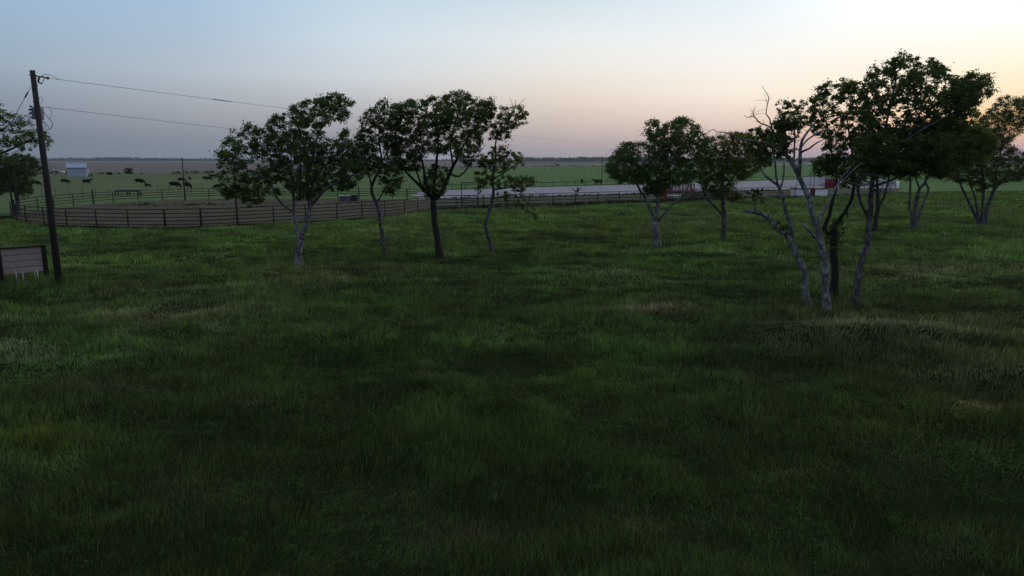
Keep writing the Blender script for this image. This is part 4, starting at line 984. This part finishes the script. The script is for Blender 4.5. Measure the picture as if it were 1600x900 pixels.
# white stand with dark red door, panels and pipe rails
def stand():
    b0 = G(1242, 307.5); Y = b0.y; o = empty('announcer_stand', (b0.x, Y, 0)); put(o, 'low white box building with a dark red door behind the near clump', 'stand')
    X = lambda px: P(px, 300, Y).x - b0.x
    zt = P(1260, 295.3, Y).z
    MB().box(((X(1243) + X(1266)) / 2, .9, zt / 2 + .05), (X(1266) - X(1243), 1.8, zt - .1)).build('white_panel', M['white'], o)
    MB().box(((X(1274) + X(1293)) / 2, .9, zt / 2 + .08), (X(1293) - X(1274), 1.8, zt - .12)).build('white_panel', M['bwhite'], o)
    dr = MB().box(((X(1266) + X(1274)) / 2, .95, zt / 2), (X(1274) - X(1266) - .01, 1.7, zt)).build('door', M['maroon'], o)
    MB().box((X(1270), -.25, .1), (.6, .35, .12)).build('step', M['metal_grey'], o)
    MB().box(((X(1242) + X(1293)) / 2, .9, zt + .06), (X(1293) - X(1242) + .15, 2.0, .09)).build('deck', M['maroon'], o)
    zr = P(1265, 274.5, Y).z
    for px in (1243.5, 1264.7, 1271, 1288.5):
        z1 = zr if px > 1250 else P(px, 278, Y).z
        MB().tube([(X(px), -.03, zt + .1), (X(px), -.03, z1)], .035, 6).build('upright', M['redpipe'], o)
    for y in (274.5, 289.2):
        MB().tube([(X(1243 if y > 280 else 1262), -.03, P(1260, y, Y).z), (X(1289), -.03, P(1260, y, Y).z)], .03, 6).build('rail', M['redpipe'], o)
stand()
def panel(x0, x1, y0, y1, Y, m, label, cat='panel', name='wall_panel', t=.12, posts='redpipe'):
    a = P(x0, y1, Y); b = P(x1, y0, Y); o = empty(name, (a.x, Y, 0)); put(o, label, cat)
    MB().box(((b.x - a.x) / 2, 0, (a.z + b.z) / 2), (b.x - a.x, t, b.z - a.z)).build('sheet', M[m], o)
    for k in (0.02, .5, .98): MB().bar(((b.x - a.x) * k, t / 2 + .05, -.2), ((b.x - a.x) * k, t / 2 + .05, b.z + .05), .09, .09).build('post', M[posts], o)
    MB().bar((-.05, 0, b.z + .035), (b.x - a.x + .05, 0, b.z + .035), t + .04, .06).build('top_rail', M[posts], o)
Yst = G(1242, 307.5).y
panel(1254, 1288, 276, 291.5, Yst + 5, 'white', 'tall white wall panel behind the pipe rails of the low white box')
panel(1288.5, 1307, 279.5, 294, Yst + 4, 'red', 'bright red wall panel right of the tall white one')
# slatted trailer at the right
def trailer(x0, x1, ybase, ytop, label):
    b0 = G(x0, ybase); Y = b0.y; L = P(x1, ybase, Y).x - b0.x; h = P(x0, ytop, Y).z; o = empty('stock_trailer', (b0.x, Y, 0)); put(o, label, 'trailer')
    w_ = 2.1; fl = .55
    MB().box((L / 2, w_ / 2, fl), (L, w_, .1)).build('floor', M['redpipe'], o)
    MB().box((L * .45, 0, fl + .3), (L * .9, .05, .5)).build('lower_side', M['white'], o)
    mb = MB()
    for k in range(3): mb.bar((0, 0, fl + .72 + k * .33), (L * .84, 0, fl + .72 + k * .33), .05, .16)
    mb.build('side_slats', M['white'], o)
    mb = MB()
    for k in range(3): mb.bar((0, w_, fl + .72 + k * .33), (L * .84, w_, fl + .72 + k * .33), .05, .16)
    mb.box((L * .45, w_, fl + .3), (L * .9, .05, .5)); mb.build('far_side', M['white'], o)
    for k in range(9): MB().bar((L * .84 * k / 8, -.04, fl), (L * .84 * k / 8, -.04, h), .06, .06).build('upright', M['redpipe'], o)
    nose = MB(); b = len(nose.v); n = 10
    for z in (fl, h * .75, h):
        for k in range(n + 1):
            a = -math.pi / 2 + math.pi * k / n; sc = 1 if z < h else .9
            nose.v.append((L * .84 + math.cos(a) * L * .16 * sc, w_ / 2 + math.sin(a) * w_ / 2, z))
    for r in range(2):
        for k in range(n): nose.f.append((b + r * (n + 1) + k, b + r * (n + 1) + k + 1, b + (r + 1) * (n + 1) + k + 1, b + (r + 1) * (n + 1) + k)); nose.sm.append(True)
    nose.f.append(tuple(b + 2 * (n + 1) + k for k in range(n + 1))); nose.sm.append(False)
    nose.build('rounded_nose', M['bwhite'], o)
    MB().box((L * .42, w_ / 2, h + .03), (L * .86, w_ + .1, .07)).build('roof', M['brown'], o)
    for k in (.42, .54):
        for s in (-.05, w_ - .12):
            t_ = MB().tube([(L * k, s, .36), (L * k, s + .2, .36)], .36, 18).build('wheel', M['black'], o)
            MB().tube([(L * k, s - .01, .36), (L * k, s + .21, .36)], .18, 12).build('rim', M['metal_grey'], t_)
    MB().bar((0, w_ / 2, fl + .05), (-1.0, w_ / 2, .35), .1, .1).build('hitch', M['post_dark'], o)
trailer(1343, 1408, 300, 283.5, 'white slatted livestock trailer with rounded nose at the far right')
# loading chute with upright bars
def chute():
    b0 = G(1031, 315.5); Y = b0.y; o = empty('loading_chute', (b0.x, Y, 0)); put(o, 'reddish loading chute with upright bars behind the bushy round tree', 'chute')
    X = lambda px: P(px, 300, Y).x - b0.x
    Zz = lambda py: P(1050, py, Y).z
    x0, x1 = X(1034), X(1085); z0, z1 = Zz(299), Zz(288)
    for yy in (0.0, 1.6):
        for k in range(25):
            x = x0 + (x1 - x0) * k / 24; MB().bar((x, yy, z0), (x, yy, z1), .05, .05).build('bar', M['redpipe'], o)
        MB().bar((x0, yy, z0 - .04), (x1, yy, z0 - .04), .08, .08).build('rail', M['redpipe'], o)
        MB().bar((x0, yy, z1 + .04), (x1, yy, z1 + .04), .08, .08).build('rail', M['redpipe'], o)
        for px in (1034.5, 1050, 1066, 1084.5): MB().bar((X(px), yy, -.1), (X(px), yy, z1 + .1), .11, .11).build('post', M['redpipe'], o)
    MB().box(((x0 + x1) / 2, .8, z0 - .13), (x1 - x0, 1.5, .08)).build('floor', M['brown'], o)
    MB().box(((X(1042) + X(1064)) / 2, -.06, Zz(305.2)), (X(1064) - X(1042), .05, .14)).build('white_board', M['bwhite'], o)
    MB().box(((X(1030) + X(1041)) / 2, -.35, (Zz(300) + Zz(314)) / 2), (X(1041) - X(1030), .8, Zz(300) - Zz(314))).build('steel_box', M['brown'], o)
chute()

# ------------------------------------------------------------------ weeds along fences and field edges, far woods
def weeds(name, px, label, n, rad, size, base, per=26, hmax=.5, world=None, cat='weeds', wid=.6):
    pts = [G(*p) for p in px] if world is None else [Vector(p) for p in world]
    segs = [(pts[i], pts[i + 1]) for i in range(len(pts) - 1)]; Ls = np.array([(b - a).length for a, b in segs]); cum = np.cumsum(Ls) / Ls.sum()
    C = []; Rr = []
    for k in range(n):
        u = random.random(); i = int(np.searchsorted(cum, u)); i = min(i, len(segs) - 1); a, b = segs[i]; t = random.random(); p = a.lerp(b, t)
        nz = float(fbm(np.array([p.x * .25 / rad * .4]), np.array([p.y * .25 / rad * .4]), 301, 2)[0])
        if nz < .36: continue
        s = max(.25, min(1.4, (nz - .25) * 2.4))
        C.append((p.x + random.gauss(0, wid), p.y + random.gauss(0, wid), random.uniform(.1, hmax) * s)); Rr.append(rad * s * random.uniform(.7, 1.2))
    o = leaf_cloud(C, Rr, per, size, base, parent=None, name=name, m=M['weed'], var=.4)
    put(o, label, cat, kind='stuff')
weeds('weeds', [(676, 328), (760, 325.5), (864, 322.5), (968, 318.5), (1083, 314.5), (1158, 311.5), (1242, 309), (1330, 305)], 'ragged dark weeds along the foot of the straight pipe fence', 900, .32, .06, (.022, .032, .013), hmax=.35, wid=.45)
weeds('weeds', [(690, 310), (860, 307), (960, 305), (1090, 301), (1240, 298)], 'scattered low weeds on the near edge of the gravel yard', 300, .35, .07, (.026, .038, .018), hmax=.3, wid=.9)
weeds('weeds', [(200, 322), (262, 322), (330, 321), (430, 320)], 'dark weed clumps growing inside the round pen', 130, .38, .06, (.022, .034, .013), hmax=.3, wid=1.3)
weeds('weeds', [(1078, 311), (1110, 310), (1160, 308.5)], 'dark bushy growth behind the smaller yellow-green tree', 130, .7, .09, (.018, .028, .012), hmax=1.0, wid=.9)
weeds('hedgerow', None, 'dark weedy strip between green pasture and ploughed field', 1100, 1.0, .28, (.032, .040, .022), hmax=1.0, wid=1.5, cat='hedgerow', world=[(-900, 301, 0), (-330, 264, 0), (-130, 270, 0), (-90, 402, 0), (20, 563, 0), (400, 644, 0)], per=22)
# bush in the hedgerow
def bush(x, y, h, w, label, base=(.022, .036, .014)):
    p = G(x, y); o = empty('bush', (p.x, p.y, 0)); put(o, label, 'bush')
    MB().tube([(0, 0, -.1), (.1, 0, h * .4), (.05, 0, h * .7)], [.12, .08, .04], 6).build('stem', M['bark_dark'], o)
    C = [(p.x + random.gauss(0, w * .32), p.y + random.gauss(0, w * .3), h * random.uniform(.15, .9)) for _ in range(60)]
    leaf_cloud(C, [w * .17] * len(C), 40, .12, base, parent=o, name='foliage')
bush(202, 272.5, 2.5, 1.7, 'round dark bush in the weedy strip right of the white shed')
bush(172, 273.5, 1.0, 1.2, 'tiny dark shrub just right of the white shed')
# far woods: lumps of leaf-sized masses on trunks of their own height, a kilometre and more away
def woods(name, world, n, label, hmin, hmax, per=34, size=1.1, base=(.03, .042, .026), depth=60):
    pts = [Vector(p) for p in world]; segs = [(pts[i], pts[i + 1]) for i in range(len(pts) - 1)]; Ls = np.array([(b - a).length for a, b in segs]); cum = np.cumsum(Ls) / Ls.sum()
    C = []; Rr = []
    for k in range(n):
        u = random.random(); i = min(int(np.searchsorted(cum, u)), len(segs) - 1); a, b = segs[i]; p = a.lerp(b, random.random())
        nz = float(fbm(np.array([p.x * .006]), np.array([p.y * .006]), 401, 4)[0]); hh = hmin + (hmax - hmin) * max(0, min(1, (nz - .3) * 2.4)) * random.uniform(.7, 1.25)
        p = p + Vector((random.gauss(0, 5), random.uniform(0, depth), 0))
        for q in range(3): C.append((p.x + random.gauss(0, hh * .35), p.y + random.gauss(0, 3), hh * (.2 + .3 * q))); Rr.append(hh * .33)
    o = leaf_cloud(C, Rr, per, size, base, parent=None, name=name, m=M['weed'], flat=1.0)
    put(o, label, 'woods', kind='stuff')
woods('far_woods', [(-3200, 2900, 0), (-1200, 2700, 0), (-350, 2500, 0), (0, 2300, 0)], 1300, 'low hazy line of distant trees on the left horizon', 4, 12.5, size=1.6)
woods('far_woods', [(0, 2000, 0), (350, 1800, 0), (800, 1750, 0), (2600, 1500, 0)], 1500, 'darker blue-green wooded band on the centre horizon', 7, 14.5, size=1.5)

# ------------------------------------------------------------------ cattle
def skin_mesh(name, nodes, edges, m):
    me = bpy.data.meshes.new(name); me.from_pydata([n[0] for n in nodes], edges, []); me.update()
    o = bpy.data.objects.new(name + '_tmp', me); col.objects.link(o)
    sk = o.modifiers.new('s', 'SKIN'); sk.use_smooth_shade = True
    if not me.skin_vertices: me.skin_vertices.new()
    for i, n in enumerate(nodes):
        r = n[1]; me.skin_vertices[0].data[i].radius = r if isinstance(r, tuple) else (r, r)
    me.skin_vertices[0].data[0].use_root = True
    ss = o.modifiers.new('u', 'SUBSURF'); ss.levels = 1; ss.render_levels = 1
    dg = bpy.context.evaluated_depsgraph_get(); dg.update()
    nm = bpy.data.meshes.new_from_object(o.evaluated_get(dg)); nm.name = name
    bpy.data.objects.remove(o); nm.materials.clear(); nm.materials.append(m)
    for p in nm.polygons: p.use_smooth = True
    return nm
def cow_mesh(kind):
    # facing +x, shoulder height about 1.35 m, hooves at z 0
    n = []; e = []
    def add(p, r, par=None):
        n.append((p, r))
        if par is not None: e.append((par, len(n) - 1))
        return len(n) - 1
    pel = add((-.70, 0, .98), (.36, .40)); bel = add((-.2, 0, .88), (.42, .50), pel); ch = add((.35, 0, .89), (.40, .49), bel); sh = add((.66, 0, .98), (.30, .40), ch)
    rump = add((-.98, 0, 1.04), (.26, .30), pel)
    tl = add((-1.09, 0, .98), .045, rump); tl = add((-1.13, 0, .68), .03, tl); add((-1.12, 0, .42), .045, tl)
    if kind == 'graze':
        a = add((.96, 0, .82), (.20, .28), sh); a = add((1.18, 0, .52), (.16, .22), a); hd = add((1.28, 0, .32), (.14, .18), a); add((1.34, .03, .08), (.08, .09), hd)
    else:
        a = add((.98, 0, 1.18), (.15, .20), sh); a = add((1.18, .05, 1.36), (.12, .15), a); hd = add((1.32, .08, 1.40), (.12, .14), a); add((1.60, .12, 1.27), (.075, .085), hd)
    hp = n[hd][0]
    for s in (-1, 1): add((hp[0] - .04, hp[1] + s * .22, hp[2] + .06), .03, hd)
    for s in (-1, 1):
        st = .10 * s
        k = add((.55 + st, s * .17, .72), .12, sh); k = add((.57 + st, s * .18, .42), .07, k); k = add((.56 + st, s * .18, .14), .05, k); add((.60 + st, s * .18, .02), .06, k)
        k = add((-.74 - st, s * .18, .76), (.17, .17), pel); k = add((-.66 - st, s * .19, .60), .11, k); k = add((-.86 - st, s * .19, .38), .065, k); k = add((-.83 - st, s * .19, .12), .05, k); add((-.78 - st, s * .19, .02), .06, k)
    return skin_mesh('cow_body', n, e, M['cow'])
CM = {'graze': cow_mesh('graze'), 'up': cow_mesh('up')}
CG = 'black cattle in the pasture'
COWS = [ # foot px x, y, kind, heading deg (0 = facing right), scale, label
 (56, 290.6, 'graze', 5, 1.0, 'black cow grazing just left of the leaning utility pole'),
 (102, 287.6, 'graze', 0, 1.0, 'black cow grazing below the left end of the white shed'),
 (136, 288.4, 'up', 5, 1.0, 'black cow with raised head below the white shed'),
 (218.5, 288.2, 'graze', 0, 1.12, 'large black cow grazing alone right of the white shed'),
 (231, 292.6, 'graze', 40, .62, 'small black calf behind the far end of the feed bunk'),
 (273.5, 294.2, 'graze', 0, 1.12, 'black cow grazing nearest the pen, left of the tall pole'),
 (284, 285, 'graze', 0, 1.0, 'black cow grazing behind the tall pole, above the nearest pair'),
 (292.5, 294.8, 'graze', -25, 1.08, 'black cow grazing right against the tall pole'),
 (296.5, 281.4, 'graze', -50, .85, 'small black cow grazing far off right of the tall pole'),
 (319.6, 281.4, 'graze', 80, .85, 'black cow seen end on, left of the far huddle'),
 (327, 282.3, 'graze', -15, .95, 'black cow at the near left of the far huddle'),
 (331.3, 278.6, 'up', 170, .95, 'black cow at the back of the far huddle'),
 (338.5, 277.8, 'graze', -30, .9, 'black cow at the right of the far huddle beside the leaves'),
 (341, 295.5, 'graze', 200, .8, 'black cow half hidden by the hanging leaves of the leftmost row tree'),
 (909, 286.8, 'graze', 88, .95, 'black cow seen end on, above the gravel yard'),
 (934, 289.4, 'up', 180, 1.05, 'black cow facing left beside the tall pole above the gravel yard'),
 (871, 260.0, 'graze', 180, 1.6, 'tiny far black cow at the back edge of the green pasture'),
]
for x, y, k, a, s, lab in COWS:
    p = G(x, y); o = empty('cow', (p.x, p.y, .03), R(a)); put(o, lab, 'cow', CG); o.scale = (s * .86,) * 3
    c = bpy.data.objects.new('body', CM[k]); col.objects.link(c); c.parent = o

# ------------------------------------------------------------------ dark bird flying over the fence
def bird():
    Y = G(903, 320.4).y - 1.0; c = P(903, 297.5, Y); o = empty('bird', c); put(o, 'dark long-winged bird flying low over the straight pipe fence', 'bird')
    m = Y / F
    n = [((0, 0, 0), (.11, .14)), ((0, 0, -.28), (.05, .08)), ((-.01, 0, .26), (.09, .10)), ((-.02, 0, .42), (.05, .06)), ((-.03, 0, -.42), (.02, .06))]
    me = skin_mesh('bird_body', n, [(0, 1), (0, 2), (2, 3), (1, 4)], M['bird']); b = bpy.data.objects.new('body', me); col.objects.link(b); b.parent = o
    def wing(pts, ch, s):
        v = []; mbw = MB()
        for i in range(len(pts) - 1):
            p, q = Vector(pts[i]), Vector(pts[i + 1]); c0, c1 = ch[i], ch[i + 1]; t = .012
            a = [p + Vector((0, 0, c0 / 2)), q + Vector((0, 0, c1 / 2)), q - Vector((0, 0, c1 / 2)), p - Vector((0, 0, c0 / 2))]
            b_ = len(mbw.v)
            for k in a: mbw.v.append(tuple(k + Vector((0, t, 0))))
            for k in a: mbw.v.append(tuple(k - Vector((0, t, 0))))
            for f in ((0, 1, 2, 3), (7, 6, 5, 4), (0, 4, 5, 1), (2, 6, 7, 3), (1, 5, 6, 2), (3, 7, 4, 0)): mbw.f.append(tuple(b_ + i_ for i_ in f)); mbw.sm.append(False)
        return mbw
    wing([(-.05, 0, -.05), (-.28, 0, -.10), (-.45, .1, 0), (-.56, .2, .18)], [.26, .16, .14, .10], -1).build('wing', M['bird'], o)
    wing([(.05, 0, .05), (.18, .1, .10), (.32, .3, .22)], [.26, .12, .08], 1).build('wing', M['bird'], o)
    for p, q in (((-.56, .2, .18), (-.80, .3, .24)), ((-.56, .2, .16), (-.74, .3, .14)), ((.32, .3, .24), (.52, .4, .30)), ((.30, .3, .16), (.50, .4, .02))):
        MB().tube([p, Vector(p).lerp(Vector(q), .6), q], [.02, .045, .01], 5).build('wing_feather', M['bird'], o)
bird()

# ------------------------------------------------------------------ haze: a real box of thin air over the land
hz = MB().box((0, 1500, 21), (7600, 3700, 46)).build('haze', M['wire']); hz.data.materials.clear()
mh = bpy.data.materials.new('haze'); mh.use_nodes = True; t = mh.node_tree; t.nodes.clear()
pv = N(t, 'ShaderNodeVolumePrincipled'); pv.inputs['Color'].default_value = (.82, .88, 1, 1); pv.inputs['Density'].default_value = .00010; pv.inputs['Anisotropy'].default_value = .3
oo = N(t, 'ShaderNodeOutputMaterial'); t.links.new(pv.outputs[0], oo.inputs['Volume']); hz.data.materials.append(mh)
put(hz, 'thin bluish evening haze over the distant land', 'haze', kind='stuff')
